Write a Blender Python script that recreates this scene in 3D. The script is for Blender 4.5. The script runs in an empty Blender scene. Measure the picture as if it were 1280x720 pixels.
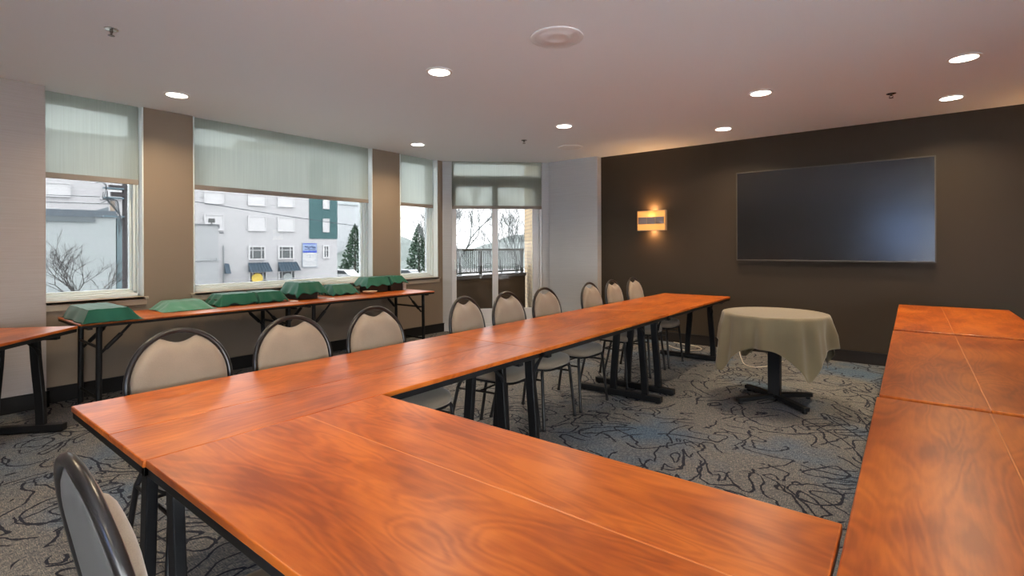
import bpy, bmesh, math, random
from mathutils import Vector, Matrix, noise
random.seed(7)
PI = math.pi
col = bpy.context.scene.collection
R = math.radians

# ------------------------------------------------------------------ measures
CAM_H = 1.28
XW = -5.644      # window wall
YW = 6.715       # dark wall
ZC = 2.609       # ceiling
TT = 0.72        # table tops

# ------------------------------------------------------------------ materials
MATS = {}
def new_mat(name):
    m = bpy.data.materials.new(name); m.use_nodes = True
    nt = m.node_tree; b = nt.nodes['Principled BSDF']
    MATS[name] = m
    return m, nt, b
def simple(name, color, rough=.5, metal=0., spec=.5, bump=0., bscale=80., coat=0., var=0.):
    m, nt, b = new_mat(name)
    b.inputs['Base Color'].default_value = (*color, 1)
    b.inputs['Roughness'].default_value = rough
    b.inputs['Metallic'].default_value = metal
    b.inputs['Specular IOR Level'].default_value = spec
    b.inputs['Coat Weight'].default_value = coat
    N = nt.nodes; L = nt.links
    if bump or var:
        tc = N.new('ShaderNodeTexCoord'); no = N.new('ShaderNodeTexNoise')
        no.inputs['Scale'].default_value = bscale; no.inputs['Detail'].default_value = 4
        L.new(tc.outputs['Object'], no.inputs['Vector'])
        if bump:
            bp = N.new('ShaderNodeBump'); bp.inputs['Strength'].default_value = bump; bp.inputs['Distance'].default_value = .004
            L.new(no.outputs['Fac'], bp.inputs['Height']); L.new(bp.outputs['Normal'], b.inputs['Normal'])
        if var:
            mx = N.new('ShaderNodeMix'); mx.data_type = 'RGBA'
            mx.inputs[6].default_value = (*[c*(1-var) for c in color], 1); mx.inputs[7].default_value = (*[min(1, c*(1+var)) for c in color], 1)
            L.new(no.outputs['Fac'], mx.inputs[0]); L.new(mx.outputs[2], b.inputs['Base Color'])
    return m
def emis(name, color, strength):
    m, nt, b = new_mat(name)
    b.inputs['Base Color'].default_value = (*color, 1)
    b.inputs['Emission Color'].default_value = (*color, 1)
    b.inputs['Emission Strength'].default_value = strength
    return m

def ramp(nt, stops):
    r = nt.nodes.new('ShaderNodeValToRGB'); e = r.color_ramp.elements
    e[0].position, e[0].color = stops[0][0], (*stops[0][1], 1)
    e[1].position, e[1].color = stops[-1][0], (*stops[-1][1], 1)
    for p, c in stops[1:-1]:
        x = e.new(p); x.color = (*c, 1)
    return r

def wood(name, c0, c1, c2, rough=.3):
    m, nt, b = new_mat(name); N, L = nt.nodes, nt.links
    tc = N.new('ShaderNodeTexCoord')
    oi = N.new('ShaderNodeObjectInfo')
    ad = N.new('ShaderNodeVectorMath'); ad.operation = 'ADD'
    mul = N.new('ShaderNodeVectorMath'); mul.operation = 'SCALE'; mul.inputs['Scale'].default_value = 13.0
    cmb = N.new('ShaderNodeCombineXYZ')
    for i in range(3): L.new(oi.outputs['Random'], cmb.inputs[i])
    L.new(cmb.outputs[0], mul.inputs[0])
    L.new(tc.outputs['Object'], ad.inputs[0]); L.new(mul.outputs[0], ad.inputs[1])
    mp = N.new('ShaderNodeMapping'); mp.inputs['Scale'].default_value = (3.2, .75, 1)
    L.new(ad.outputs[0], mp.inputs['Vector'])
    n1 = N.new('ShaderNodeTexNoise'); n1.inputs['Scale'].default_value = 1.5; n1.inputs['Detail'].default_value = 2.5; n1.inputs['Distortion'].default_value = 1.2
    L.new(mp.outputs[0], n1.inputs['Vector'])
    # contour rings of the first noise: cathedral grain
    mm = N.new('ShaderNodeMath'); mm.operation = 'MULTIPLY'; mm.inputs[1].default_value = 78
    L.new(n1.outputs['Fac'], mm.inputs[0])
    sn = N.new('ShaderNodeMath'); sn.operation = 'SINE'; L.new(mm.outputs[0], sn.inputs[0])
    n2 = N.new('ShaderNodeTexNoise'); n2.inputs['Scale'].default_value = 3.0; n2.inputs['Detail'].default_value = 4
    mp2 = N.new('ShaderNodeMapping'); mp2.inputs['Scale'].default_value = (2.6, 1.0, 1)
    L.new(ad.outputs[0], mp2.inputs['Vector']); L.new(mp2.outputs[0], n2.inputs['Vector'])
    n3 = N.new('ShaderNodeTexNoise'); n3.inputs['Scale'].default_value = 14.0; n3.inputs['Detail'].default_value = 6
    mp3 = N.new('ShaderNodeMapping'); mp3.inputs['Scale'].default_value = (9, .8, 1)
    L.new(ad.outputs[0], mp3.inputs['Vector']); L.new(mp3.outputs[0], n3.inputs['Vector'])
    a1 = N.new('ShaderNodeMath'); a1.operation = 'MULTIPLY_ADD'; a1.inputs[1].default_value = .075; L.new(sn.outputs[0], a1.inputs[0])
    L.new(n2.outputs['Fac'], a1.inputs[2])
    a2 = N.new('ShaderNodeMath'); a2.operation = 'MULTIPLY_ADD'; a2.inputs[1].default_value = .28; L.new(n3.outputs['Fac'], a2.inputs[0]); L.new(a1.outputs[0], a2.inputs[2])
    r = ramp(nt, [(.42, c0), (.62, c1), (.85, c2)])
    L.new(a2.outputs[0], r.inputs[0]); L.new(r.outputs[0], b.inputs['Base Color'])
    b.inputs['Roughness'].default_value = rough
    b.inputs['Specular IOR Level'].default_value = .42
    return m

# cherry laminate of the tables
cherry = wood('cherry_laminate', (.27, .050, .006), (.40, .086, .009), (.54, .138, .017), rough=.31)
black_edge = simple('black_edge', (.009, .009, .010), rough=.5, spec=.25)
black_steel = simple('black_powdercoat', (.007, .007, .008), rough=.5, spec=.25, bump=.1, bscale=300)
bronze_tube = simple('dark_bronze_tube', (.020, .017, .016), rough=.28, metal=.35, spec=.7)

def fabric(name, color, scale=420, rough=.9, var=.14, sheen=.3, bump=.25):
    m, nt, b = new_mat(name); N, L = nt.nodes, nt.links
    tc = N.new('ShaderNodeTexCoord')
    w = N.new('ShaderNodeTexNoise'); w.inputs['Scale'].default_value = scale; w.inputs['Detail'].default_value = 2
    L.new(tc.outputs['Object'], w.inputs['Vector'])
    w2 = N.new('ShaderNodeTexNoise'); w2.inputs['Scale'].default_value = 6; w2.inputs['Detail'].default_value = 3
    L.new(tc.outputs['Object'], w2.inputs['Vector'])
    av = N.new('ShaderNodeMath'); av.operation = 'MULTIPLY_ADD'; av.inputs[1].default_value = .5
    L.new(w.outputs['Fac'], av.inputs[0])
    hf = N.new('ShaderNodeMath'); hf.operation = 'MULTIPLY'; hf.inputs[1].default_value = .5; L.new(w2.outputs['Fac'], hf.inputs[0]); L.new(hf.outputs[0], av.inputs[2])
    r = ramp(nt, [(.3, tuple(c*(1-var) for c in color)), (.7, tuple(min(1, c*(1+var)) for c in color))])
    L.new(av.outputs[0], r.inputs[0]); L.new(r.outputs[0], b.inputs['Base Color'])
    bp = N.new('ShaderNodeBump'); bp.inputs['Strength'].default_value = bump; bp.inputs['Distance'].default_value = .001
    L.new(w.outputs['Fac'], bp.inputs['Height']); L.new(bp.outputs['Normal'], b.inputs['Normal'])
    b.inputs['Roughness'].default_value = rough; b.inputs['Sheen Weight'].default_value = sheen
    b.inputs['Specular IOR Level'].default_value = .25
    return m
tan_fabric = fabric('tan_upholstery', (.245, .190, .140))
shaded_back_vinyl = simple('shaded_back_shell', (.12, .112, .105), rough=.55)  # grey darkened to hold the shade on the chair backs
khaki_cloth = fabric('khaki_linen', (.165, .128, .072), scale=600, var=.06)
green_cloth = fabric('green_napkin', (.006, .095, .060), scale=500, var=.18, rough=.6, sheen=.15)
pale_green = fabric('faded_green_napkin', (.055, .20, .135), scale=500, var=.18, rough=.65)

def wallpaper(name, color, color2, scale=(1.2, 1.2, 95), bump=.25):
    m, nt, b = new_mat(name); N, L = nt.nodes, nt.links
    tc = N.new('ShaderNodeTexCoord'); mp = N.new('ShaderNodeMapping'); mp.inputs['Scale'].default_value = scale
    L.new(tc.outputs['Object'], mp.inputs['Vector'])
    n = N.new('ShaderNodeTexNoise'); n.inputs['Scale'].default_value = 2.2; n.inputs['Detail'].default_value = 5; n.inputs['Roughness'].default_value = .7
    L.new(mp.outputs[0], n.inputs['Vector'])
    r = ramp(nt, [(.3, color), (.7, color2)])
    L.new(n.outputs['Fac'], r.inputs[0]); L.new(r.outputs[0], b.inputs['Base Color'])
    bp = N.new('ShaderNodeBump'); bp.inputs['Strength'].default_value = bump; bp.inputs['Distance'].default_value = .002
    L.new(n.outputs['Fac'], bp.inputs['Height']); L.new(bp.outputs['Normal'], b.inputs['Normal'])
    b.inputs['Roughness'].default_value = .75; b.inputs['Specular IOR Level'].default_value = .3
    return m
taupe_wall = simple('taupe_wall_paint', (.225, .170, .122), rough=.7, bump=.12, bscale=160)
pale_wall = wallpaper('pale_grasscloth', (.40, .40, .41), (.46, .46, .47))
column_wall = wallpaper('column_grasscloth', (.39, .335, .31), (.45, .39, .365))
dark_wall = simple('dark_umber_paint', (.036, .024, .0135), rough=.62, spec=.35, bump=.15, bscale=120)
ceil_mat = simple('ceiling_paint', (.82, .84, .87), rough=.9, bump=.1, bscale=60)
plain_wall = simple('plain_back_wall', (.42, .38, .34), rough=.8)
base_mat = simple('black_baseboard', (.011, .010, .010), rough=.55, spec=.2)
vinyl = simple('white_vinyl_frame', (.68, .74, .74), rough=.35)
door_white = simple('white_door_frame', (.62, .61, .62), rough=.4)
sill_paint = simple('sill_paint', (.42, .34, .26), rough=.5)
cap_brown = simple('hem_bar', (.24, .20, .17), rough=.6)

# carpet: heathered weave with thin wandering navy lines
def carpet_mat():
    m, nt, b = new_mat('carpet'); N, L = nt.nodes, nt.links
    tc = N.new('ShaderNodeTexCoord')
    def mapn(sc, scale, det=2., dist=0., rough=.5):
        mp = N.new('ShaderNodeMapping'); mp.inputs['Scale'].default_value = sc
        L.new(tc.outputs['Object'], mp.inputs['Vector'])
        n = N.new('ShaderNodeTexNoise'); n.inputs['Scale'].default_value = scale; n.inputs['Detail'].default_value = det
        n.inputs['Distortion'].default_value = dist; n.inputs['Roughness'].default_value = rough
        L.new(mp.outputs[0], n.inputs['Vector']); return n
    def math_(op, a, bb, c=None):
        x = N.new('ShaderNodeMath'); x.operation = op
        for i, v in enumerate((a, bb, c)):
            if v is None: continue
            if isinstance(v, (int, float)): x.inputs[i].default_value = v
            else: L.new(v, x.inputs[i])
        return x.outputs[0]
    # weave
    wa = mapn((260, 36, 1), 1.0, 2); wb = mapn((36, 260, 1), 1.0, 2)
    weave = math_('MAXIMUM', wa.outputs['Fac'], wb.outputs['Fac'])
    blot = mapn((1, 1, 1), 1.1, 3)
    base = ramp(nt, [(.44, (.055, .062, .075)), (.56, (.145, .145, .148)), (.72, (.30, .265, .225))])
    L.new(weave, base.inputs[0])
    blue = N.new('ShaderNodeMix'); blue.data_type = 'RGBA'; blue.blend_type = 'MULTIPLY'
    bf = ramp(nt, [(.50, (0, 0, 0)), (.66, (1, 1, 1))]); L.new(blot.outputs['Fac'], bf.inputs[0])
    L.new(bf.outputs[0], blue.inputs[0]); L.new(base.outputs[0], blue.inputs[6]); blue.inputs[7].default_value = (.55, .85, 1.25, 1)
    # line sets: iso-contours of noise, kept at an even width by dividing by the slope, broken up by a mask
    jit = mapn((1, 1, 1), 14.0, 2); jv = N.new('ShaderNodeVectorMath'); jv.operation = 'SUBTRACT'; jv.inputs[1].default_value = (.5, .5, .5)
    L.new(jit.outputs['Color'], jv.inputs[0]); js = N.new('ShaderNodeVectorMath'); js.operation = 'SCALE'; js.inputs['Scale'].default_value = .035; L.new(jv.outputs[0], js.inputs[0])
    base_v = N.new('ShaderNodeVectorMath'); base_v.operation = 'ADD'; L.new(tc.outputs['Object'], base_v.inputs[0]); L.new(js.outputs[0], base_v.inputs[1])
    def lines(scale, levels, width, off, mlo, mhi, sx=1.0):
        eps = .01; outs = []
        for dx, dy in ((0, 0), (eps, 0), (0, eps)):
            mp = N.new('ShaderNodeMapping'); mp.inputs['Location'].default_value = (off+dx, off*.7+dy, off*.3); mp.inputs['Rotation'].default_value = (0, 0, off)
            L.new(base_v.outputs[0], mp.inputs['Vector'])
            n = N.new('ShaderNodeTexNoise'); n.inputs['Scale'].default_value = scale; n.inputs['Detail'].default_value = 1.2; n.inputs['Roughness'].default_value = .45
            n.inputs['Distortion'].default_value = sx
            L.new(mp.outputs[0], n.inputs['Vector']); outs.append(n.outputs['Fac'])
        gx = math_('DIVIDE', math_('SUBTRACT', outs[1], outs[0]), eps); gy = math_('DIVIDE', math_('SUBTRACT', outs[2], outs[0]), eps)
        g = math_('SQRT', math_('ADD', math_('MULTIPLY', gx, gx), math_('MULTIPLY', gy, gy)), None)
        g = math_('MAXIMUM', g, .12)
        fr = math_('FRACT', math_('MULTIPLY', outs[0], levels), None)
        d = math_('DIVIDE', math_('ABSOLUTE', math_('SUBTRACT', fr, .5), None), math_('MULTIPLY', g, levels))
        ln = math_('LESS_THAN', d, width)
        mk = N.new('ShaderNodeTexNoise'); mk.inputs['Scale'].default_value = 1.9; mk.inputs['Detail'].default_value = 1
        mp2 = N.new('ShaderNodeMapping'); mp2.inputs['Location'].default_value = (off*3+2, off, 0)
        L.new(tc.outputs['Object'], mp2.inputs['Vector']); L.new(mp2.outputs[0], mk.inputs['Vector'])
        hi = math_('LESS_THAN', mk.outputs['Fac'], mhi); lo = math_('GREATER_THAN', mk.outputs['Fac'], mlo)
        return math_('MULTIPLY', ln, math_('MULTIPLY', hi, lo))
    l1 = lines(1.3, 6, .0068, 0.3, .30, .56, 1.6)
    l2 = lines(1.9, 5, .0062, 5.1, .47, .80, 2.2)
    l3 = lines(1.0, 9, .0060, 9.7, .55, .85, 1.2)
    tot = math_('MAXIMUM', l1, math_('MAXIMUM', l2, l3))
    tot = math_('MULTIPLY', tot, .9)
    mx = N.new('ShaderNodeMix'); mx.data_type = 'RGBA'
    L.new(tot, mx.inputs[0]); L.new(blue.outputs[2], mx.inputs[6]); mx.inputs[7].default_value = (.006, .009, .022, 1)
    L.new(mx.outputs[2], b.inputs['Base Color'])
    bp = N.new('ShaderNodeBump'); bp.inputs['Strength'].default_value = .5; bp.inputs['Distance'].default_value = .003
    L.new(weave, bp.inputs['Height']); L.new(bp.outputs['Normal'], b.inputs['Normal'])
    b.inputs['Roughness'].default_value = .95; b.inputs['Specular IOR Level'].default_value = .15
    return m
carpet = carpet_mat()

def glass_mat(name, tint):
    m = bpy.data.materials.new(name); m.use_nodes = True; nt = m.node_tree; N, L = nt.nodes, nt.links
    for n in list(N): N.remove(n)
    out = N.new('ShaderNodeOutputMaterial'); tr = N.new('ShaderNodeBsdfTransparent'); tr.inputs[0].default_value = (*tint, 1)
    gl = N.new('ShaderNodeBsdfGlossy'); gl.inputs['Roughness'].default_value = .01
    fr = N.new('ShaderNodeFresnel'); fr.inputs['IOR'].default_value = 1.18
    mx = N.new('ShaderNodeMixShader')
    L.new(fr.outputs[0], mx.inputs[0]); L.new(tr.outputs[0], mx.inputs[1]); L.new(gl.outputs[0], mx.inputs[2]); L.new(mx.outputs[0], out.inputs[0])
    return m
glass = glass_mat('tinted_window_glass', (.340, .342, .338)); clear_glass = glass_mat('clear_window_glass', (.93, .95, .945))
def shade_mat():
    m = bpy.data.materials.new('solar_shade_fabric'); m.use_nodes = True; nt = m.node_tree; N, L = nt.nodes, nt.links
    for n in list(N): N.remove(n)
    out = N.new('ShaderNodeOutputMaterial')
    tr = N.new('ShaderNodeBsdfTransparent'); tl = N.new('ShaderNodeBsdfTranslucent'); df = N.new('ShaderNodeBsdfDiffuse')
    tc = N.new('ShaderNodeTexCoord'); mp = N.new('ShaderNodeMapping'); mp.inputs['Scale'].default_value = (40, 40, .8)
    n = N.new('ShaderNodeTexNoise'); n.inputs['Scale'].default_value = 2; n.inputs['Detail'].default_value = 2
    L.new(tc.outputs['Object'], mp.inputs[0]); L.new(mp.outputs[0], n.inputs['Vector'])
    r = ramp(nt, [(.3, (.52, .535, .49)), (.7, (.59, .60, .55))]); L.new(n.outputs['Fac'], r.inputs[0])
    L.new(r.outputs[0], tl.inputs[0]); df.inputs[0].default_value = (.44, .44, .39, 1); tr.inputs[0].default_value = (.92, .98, .97, 1)
    m1 = N.new('ShaderNodeMixShader'); m1.inputs[0].default_value = .25
    L.new(tl.outputs[0], m1.inputs[1]); L.new(df.outputs[0], m1.inputs[2])
    m2 = N.new('ShaderNodeMixShader'); m2.inputs[0].default_value = .30
    L.new(m1.outputs[0], m2.inputs[1]); L.new(tr.outputs[0], m2.inputs[2]); L.new(m2.outputs[0], out.inputs[0])
    return m
shade_fabric = shade_mat()

def brick_mat(name, c1, c2, mortar, scale, bw=.5, rh=.25):
    m, nt, b = new_mat(name); N, L = nt.nodes, nt.links
    tc = N.new('ShaderNodeTexCoord'); mp = N.new('ShaderNodeMapping'); mp.inputs['Rotation'].default_value = (R(90), 0, 0)
    L.new(tc.outputs['Object'], mp.inputs[0])
    br = N.new('ShaderNodeTexBrick'); br.inputs['Scale'].default_value = scale
    br.inputs['Color1'].default_value = (*c1, 1); br.inputs['Color2'].default_value = (*c2, 1); br.inputs['Mortar'].default_value = (*mortar, 1)
    br.inputs['Brick Width'].default_value = bw; br.inputs['Row Height'].default_value = rh; br.inputs['Mortar Size'].default_value = .012
    L.new(mp.outputs[0], br.inputs['Vector']); L.new(br.outputs['Color'], b.inputs['Base Color']); b.inputs['Roughness'].default_value = .85
    return m
def siding(name, color, step, depth=.82):
    """horizontal lap siding: thin grooves every step metres"""
    m, nt, b = new_mat(name); N, L = nt.nodes, nt.links
    tc = N.new('ShaderNodeTexCoord'); sx = N.new('ShaderNodeSeparateXYZ'); L.new(tc.outputs['Object'], sx.inputs[0])
    d = N.new('ShaderNodeMath'); d.operation = 'DIVIDE'; d.inputs[1].default_value = step; L.new(sx.outputs[2], d.inputs[0])
    f = N.new('ShaderNodeMath'); f.operation = 'FRACT'; L.new(d.outputs[0], f.inputs[0])
    r = ramp(nt, [(0, tuple(c*depth for c in color)), (.08, tuple(color)), (1, tuple(color))]); L.new(f.outputs[0], r.inputs[0])
    L.new(r.outputs[0], b.inputs['Base Color']); b.inputs['Roughness'].default_value = .8
    return m

# ------------------------------------------------------------------ mesh helpers
class MB:
    def __init__(s): s.v = []; s.f = []; s.mi = []; s.cur = 0
    def add(s, vs, fs):
        o = len(s.v); s.v += [tuple(v) for v in vs]; s.f += [tuple(i+o for i in f) for f in fs]; s.mi += [s.cur]*len(fs); return s
    def box(s, x0, y0, z0, x1, y1, z1, M=None):
        x0, x1 = min(x0, x1), max(x0, x1); y0, y1 = min(y0, y1), max(y0, y1); z0, z1 = min(z0, z1), max(z0, z1)
        vs = [(x, y, z) for z in (z0, z1) for y in (y0, y1) for x in (x0, x1)]
        if M: vs = [M @ Vector(v) for v in vs]
        return s.add(vs, [(0, 2, 3, 1), (4, 5, 7, 6), (0, 1, 5, 4), (2, 6, 7, 3), (0, 4, 6, 2), (1, 3, 7, 5)])
    def prism(s, poly, z0, z1, M=None):
        n = len(poly); vs = [(x, y, z0) for x, y in poly] + [(x, y, z1) for x, y in poly]
        if M: vs = [M @ Vector(v) for v in vs]
        fs = [tuple(range(n-1, -1, -1)), tuple(range(n, 2*n))] + [(i, (i+1) % n, n+(i+1) % n, n+i) for i in range(n)]
        return s.add(vs, fs)
    def bar(s, p0, p1, w, h, up=(0, 0, 1)):
        """rectangular bar from p0 to p1; w sideways, h along up"""
        p0, p1 = Vector(p0), Vector(p1); d = (p1-p0).normalized(); u = Vector(up)
        if abs(d.dot(u)) > .95: u = Vector((1, 0, 0))
        sd = d.cross(u).normalized(); u = sd.cross(d).normalized()
        vs = []
        for p in (p0, p1):
            for a, b in ((-1, -1), (1, -1), (1, 1), (-1, 1)): vs.append(p+sd*a*w/2+u*b*h/2)
        return s.add(vs, [(3, 2, 1, 0), (4, 5, 6, 7), (0, 1, 5, 4), (1, 2, 6, 5), (2, 3, 7, 6), (3, 0, 4, 7)])
    def tube(s, pts, r, seg=8, ry=None, closed=False, side=None):
        """round (or oval: r across, ry along the side axis) tube through pts; r may be a list"""
        pts = [Vector(p) for p in pts]; n = len(pts); base = len(s.v); vs = []
        pn = None
        for i, p in enumerate(pts):
            if closed: d = (pts[(i+1) % n]-pts[i-1]).normalized()
            else: d = (pts[min(i+1, n-1)]-pts[max(i-1, 0)]).normalized()
            if side is not None: a = Vector(side); a = (a-d*a.dot(d)).normalized()
            elif pn is None:
                a = Vector((0, 0, 1)) if abs(d.z) < .9 else Vector((1, 0, 0)); a = (a-d*a.dot(d)).normalized()
            else: a = (pn-d*pn.dot(d)).normalized()
            pn = a; b = d.cross(a)
            rr = r[i] if isinstance(r, (list, tuple)) else r; r2 = ry if ry else rr
            for k in range(seg):
                t = 2*PI*k/seg; vs.append(p+a*math.cos(t)*r2+b*math.sin(t)*rr)
        fs = []
        for i in range(n if closed else n-1):
            j = (i+1) % n
            for k in range(seg): fs.append((i*seg+k, i*seg+(k+1) % seg, j*seg+(k+1) % seg, j*seg+k))
        if not closed: fs += [tuple(range(seg-1, -1, -1)), tuple((n-1)*seg+k for k in range(seg))]
        return s.add(vs, fs)
    def lathe(s, prof, cx=0, cy=0, seg=32, cap=True):
        n = len(prof); vs = []
        for r, z in prof:
            for k in range(seg): t = 2*PI*k/seg; vs.append((cx+r*math.cos(t), cy+r*math.sin(t), z))
        fs = [(i*seg+k, i*seg+(k+1) % seg, (i+1)*seg+(k+1) % seg, (i+1)*seg+k) for i in range(n-1) for k in range(seg)]
        if cap: fs += [tuple(range(seg-1, -1, -1)), tuple((n-1)*seg+k for k in range(seg))]
        return s.add(vs, fs)
    def grid(s, rows, close_u=False):
        nr, nc = len(rows), len(rows[0]); vs = [p for r in rows for p in r]; fs = []
        for i in range(nr-1):
            for j in range(nc if close_u else nc-1): fs.append((i*nc+j, i*nc+(j+1) % nc, (i+1)*nc+(j+1) % nc, (i+1)*nc+j))
        return s.add(vs, fs)
    def build(s, name, mat, parent=None, smooth=False, bevel=0, seg=2, angle=40, solid=0, offset=0, recalc=True):
        me = bpy.data.meshes.new(name); me.from_pydata(s.v, [], s.f); me.update()
        mats = mat if isinstance(mat, (list, tuple)) else [mat]
        for m in mats: me.materials.append(m)
        if len(mats) > 1:
            for p, i in zip(me.polygons, s.mi): p.material_index = i
        if recalc:
            bm = bmesh.new(); bm.from_mesh(me); bmesh.ops.recalc_face_normals(bm, faces=bm.faces); bm.to_mesh(me); bm.free()
        o = bpy.data.objects.new(name, me); col.objects.link(o)
        if parent: o.parent = parent
        if smooth:
            for p in me.polygons: p.use_smooth = True
            try: me.set_sharp_from_angle(angle=R(angle))
            except Exception: pass
        if solid:
            m = o.modifiers.new('solid', 'SOLIDIFY'); m.thickness = solid; m.offset = offset
        if bevel:
            m = o.modifiers.new('bevel', 'BEVEL'); m.width = bevel; m.segments = seg; m.limit_method = 'ANGLE'; m.angle_limit = R(50)
            for p in me.polygons: p.use_smooth = True
            try: me.set_sharp_from_angle(angle=R(35))
            except Exception: pass
        return o

def tag(o, label=None, cat=None, group=None, kind=None):
    if label: o['label'] = label
    if cat: o['category'] = cat
    if group: o['group'] = group
    if kind: o['kind'] = kind
    return o
def thing(name, label, cat, loc=(0, 0, 0), rz=0, group=None):
    o = bpy.data.objects.new(name, None); o.empty_display_size = .1; col.objects.link(o)
    o.location = loc; o.rotation_euler = (0, 0, rz); return tag(o, label, cat, group)
def struct(o): o['kind'] = 'structure'; return o
def kids(o): return [c for c in bpy.data.objects if c.parent == o]
def copy_tree(o, parent=None):
    c = o.copy(); col.objects.link(c)
    if parent is not None: c.parent = parent
    for ch in kids(o): copy_tree(ch, c)
    return c
def dup(o, label, loc, rz=0, group=None):
    c = copy_tree(o); c.location = loc; c.rotation_euler = (0, 0, rz); c['label'] = label
    if group: c['group'] = group
    return c

# ------------------------------------------------------------------ room shell
OUTX = XW-.30
b = MB().box(OUTX, -2.6, -.12, 2.9, 7.0, 0)
# the floor follows the diagonal bay wall
floor_poly = [(XW-.29, -2.3), (3.0, -2.3), (3.0, YW+.1), (-4.47, YW+.1), (-5.75, 5.50), (XW-.29, 5.50)]
struct(MB().prism(floor_poly, -.12, 0).build('floor', carpet))
struct(MB().prism(floor_poly, ZC, ZC+.15).build('ceiling', ceil_mat))

# window wall with three openings, ceiling-high
SILL = .815
OPEN = [(.80, 1.604), (2.019, 4.174), (4.632, 5.36)]
b = MB()
ys = [-2.3]+[v for o in OPEN for v in o]+[5.47]
for i in range(0, len(ys), 2): b.box(OUTX, ys[i], 0, XW, ys[i+1], ZC)
for a, c in OPEN: b.box(OUTX, a, 0, XW, c, SILL)
struct(b.build('wall_windows', taupe_wall))
# projecting pier at the left of the photo
struct(MB().box(XW+.001, -2.3, 0, -5.53, .90, ZC).build('wall_left', column_wall))
# white wall beside the door, with its outside corner
struct(MB().box(-4.45, 6.60, 0, -3.60, YW+.12, ZC).build('wall_white', pale_wall, bevel=.004))
struct(MB().box(-3.60, YW, 0, 3.0, YW+.12, ZC).build('wall_dark', dark_wall))
RX_ = 3.0; WZ = (.06, 1.55)
ROP = [(-2.1, 1.2)]  # opening for the added daylight window
b = MB(); ys = [-2.3]+[v for o in ROP for v in o]+[YW+.12]
for i in range(0, len(ys), 2): b.box(RX_, ys[i], 0, RX_+.12, ys[i+1], ZC)
for a, c in ROP: b.box(RX_, a, 0, RX_+.12, c, WZ[0]).box(RX_, a, WZ[1], RX_+.12, c, ZC)
struct(b.build('wall_right', plain_wall))
# back wall, behind the camera, with a window opening that the screen mirrors
BW = (-.50, .45, 1.10, 2.10)
b = MB()
BX = (.95, 2.9)  # second back wall opening, unseen, added for extra daylight on the ceiling
b.box(BX[0], -2.42, 0, BX[1], -2.3, WZ[0]).box(BX[0], -2.42, WZ[1], BX[1], -2.3, ZC).box(BX[1], -2.42, 0, RX_+.12, -2.3, ZC)
b.box(OUTX, -2.42, 0, BW[0], -2.3, ZC).box(BW[1], -2.42, 0, BX[0], -2.3, ZC).box(BW[0], -2.42, 0, BW[1], -2.3, BW[2]).box(BW[0], -2.42, BW[3], BW[1], -2.3, ZC)
struct(b.build('wall_back', plain_wall))
# diagonal bay wall with the door opening
DA = Vector((-5.62, 5.475, 0)); DD = Vector((.7102, .7040, 0)); DN = Vector((-.7040, .7102, 0))  # along, outwards
DM = Matrix(((DD.x, DN.x, 0, DA.x), (DD.y, DN.y, 0, DA.y), (0, 0, 1, 0), (0, 0, 0, 1)))
b = MB()
b.box(-.03, 0, 0, .11, .16, ZC, DM)
b.box(1.515, 0, 0, 1.66, .16, ZC, DM)
b.box(.11, 0, -.12, 1.515, .16, -.002, DM)
struct(b.build('wall_bay', pale_wall))

# baseboards
BH = .13
b = MB().box(XW+.001, .90, 0, XW+.016, 5.47, BH); b.box(XW+.001, .90, BH-.012, XW+.021, 5.47, BH)
struct(b.build('baseboard_windows', base_mat))
b = MB().box(-5.529, -2.3, 0, -5.514, .915, BH).box(XW+.017, .901, 0, -5.514, .916, BH)
struct(b.build('baseboard_left', base_mat))
b = MB().box(-3.584, YW-.016, 0, 3.0, YW-.001, BH).box(-3.584, YW-.021, BH-.014, 3.0, YW-.001, BH)
struct(b.build('baseboard_dark', simple('brown_baseboard', (.014, .010, .008), rough=.5, spec=.3)))
b = MB().box(-4.44, 6.584, 0, -3.585, 6.599, BH).box(-3.599, 6.584, 0, -3.584, YW-.001, BH)
struct(b.build('baseboard_white', base_mat))

# ------------------------------------------------------------------ windows
def window(n, y0, y1, z0, z1):
    """white vinyl unit set back in the wall"""
    root = MB()
    xo, xi = -5.865, -5.735
    f = .030
    # outer frame with a stepped profile
    for (w, x0, x1, o) in ((f, xo, xi, 0), (.022, xo, xi-.035, f), (.016, xo, xi-.07, f+.022)):
        a0, a1, c0, c1 = y0+o, y1-o, z0+o, z1-o
        root.box(x0, a0, c0, x1, a0+w, c1).box(x0, a1-w, c0, x1, a1, c1).box(x0, a0, c0, x1, a1, c0+w).box(x0, a0, c1-w, x1, a1, c1)
    root.box(xi, y1-.014, z0, XW+.002, y1-.001, z1).box(xi, y0+.001, z0, XW+.002, y0+.014, z1)
    w = struct(root.build('window_%d' % n, vinyl, bevel=.003))
    g = MB().box(-5.835, y0+.066, z0+.066, -5.829, y1-.066, z1-.066).build('pane', glass, w)
    s = MB().box(-5.82, y0+.002, z0-.022, XW+.028, y1-.002, z0).box(XW+.001, y0-.03, z0-.022, XW+.028, y1+.03, z0)
    s.box(XW+.001, y0-.02, z0-.075, XW+.014, y1+.02, z0-.022)
    s.build('window_sill', sill_paint, w, bevel=.003)
    return w
for i, (a, c) in enumerate(OPEN): window(i+1, a, c, SILL+.023, ZC)
# window behind the camera
b = MB()
x0, x1, z0, z1 = BW
b.box(x0, -2.40, z0, x0+.05, -2.32, z1).box(x1-.05, -2.40, z0, x1, -2.32, z1).box(x0, -2.40, z0, x1, -2.32, z0+.05).box(x0, -2.40, z1-.05, x1, -2.32, z1)
w4 = struct(b.build('window_4', vinyl, bevel=.003)); MB().box(x0+.05, -2.365, z0+.05, x1-.05, -2.36, z1-.05).build('pane', glass_mat('blue_tinted_glass', (.32, .43, .60)), w4)

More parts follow.
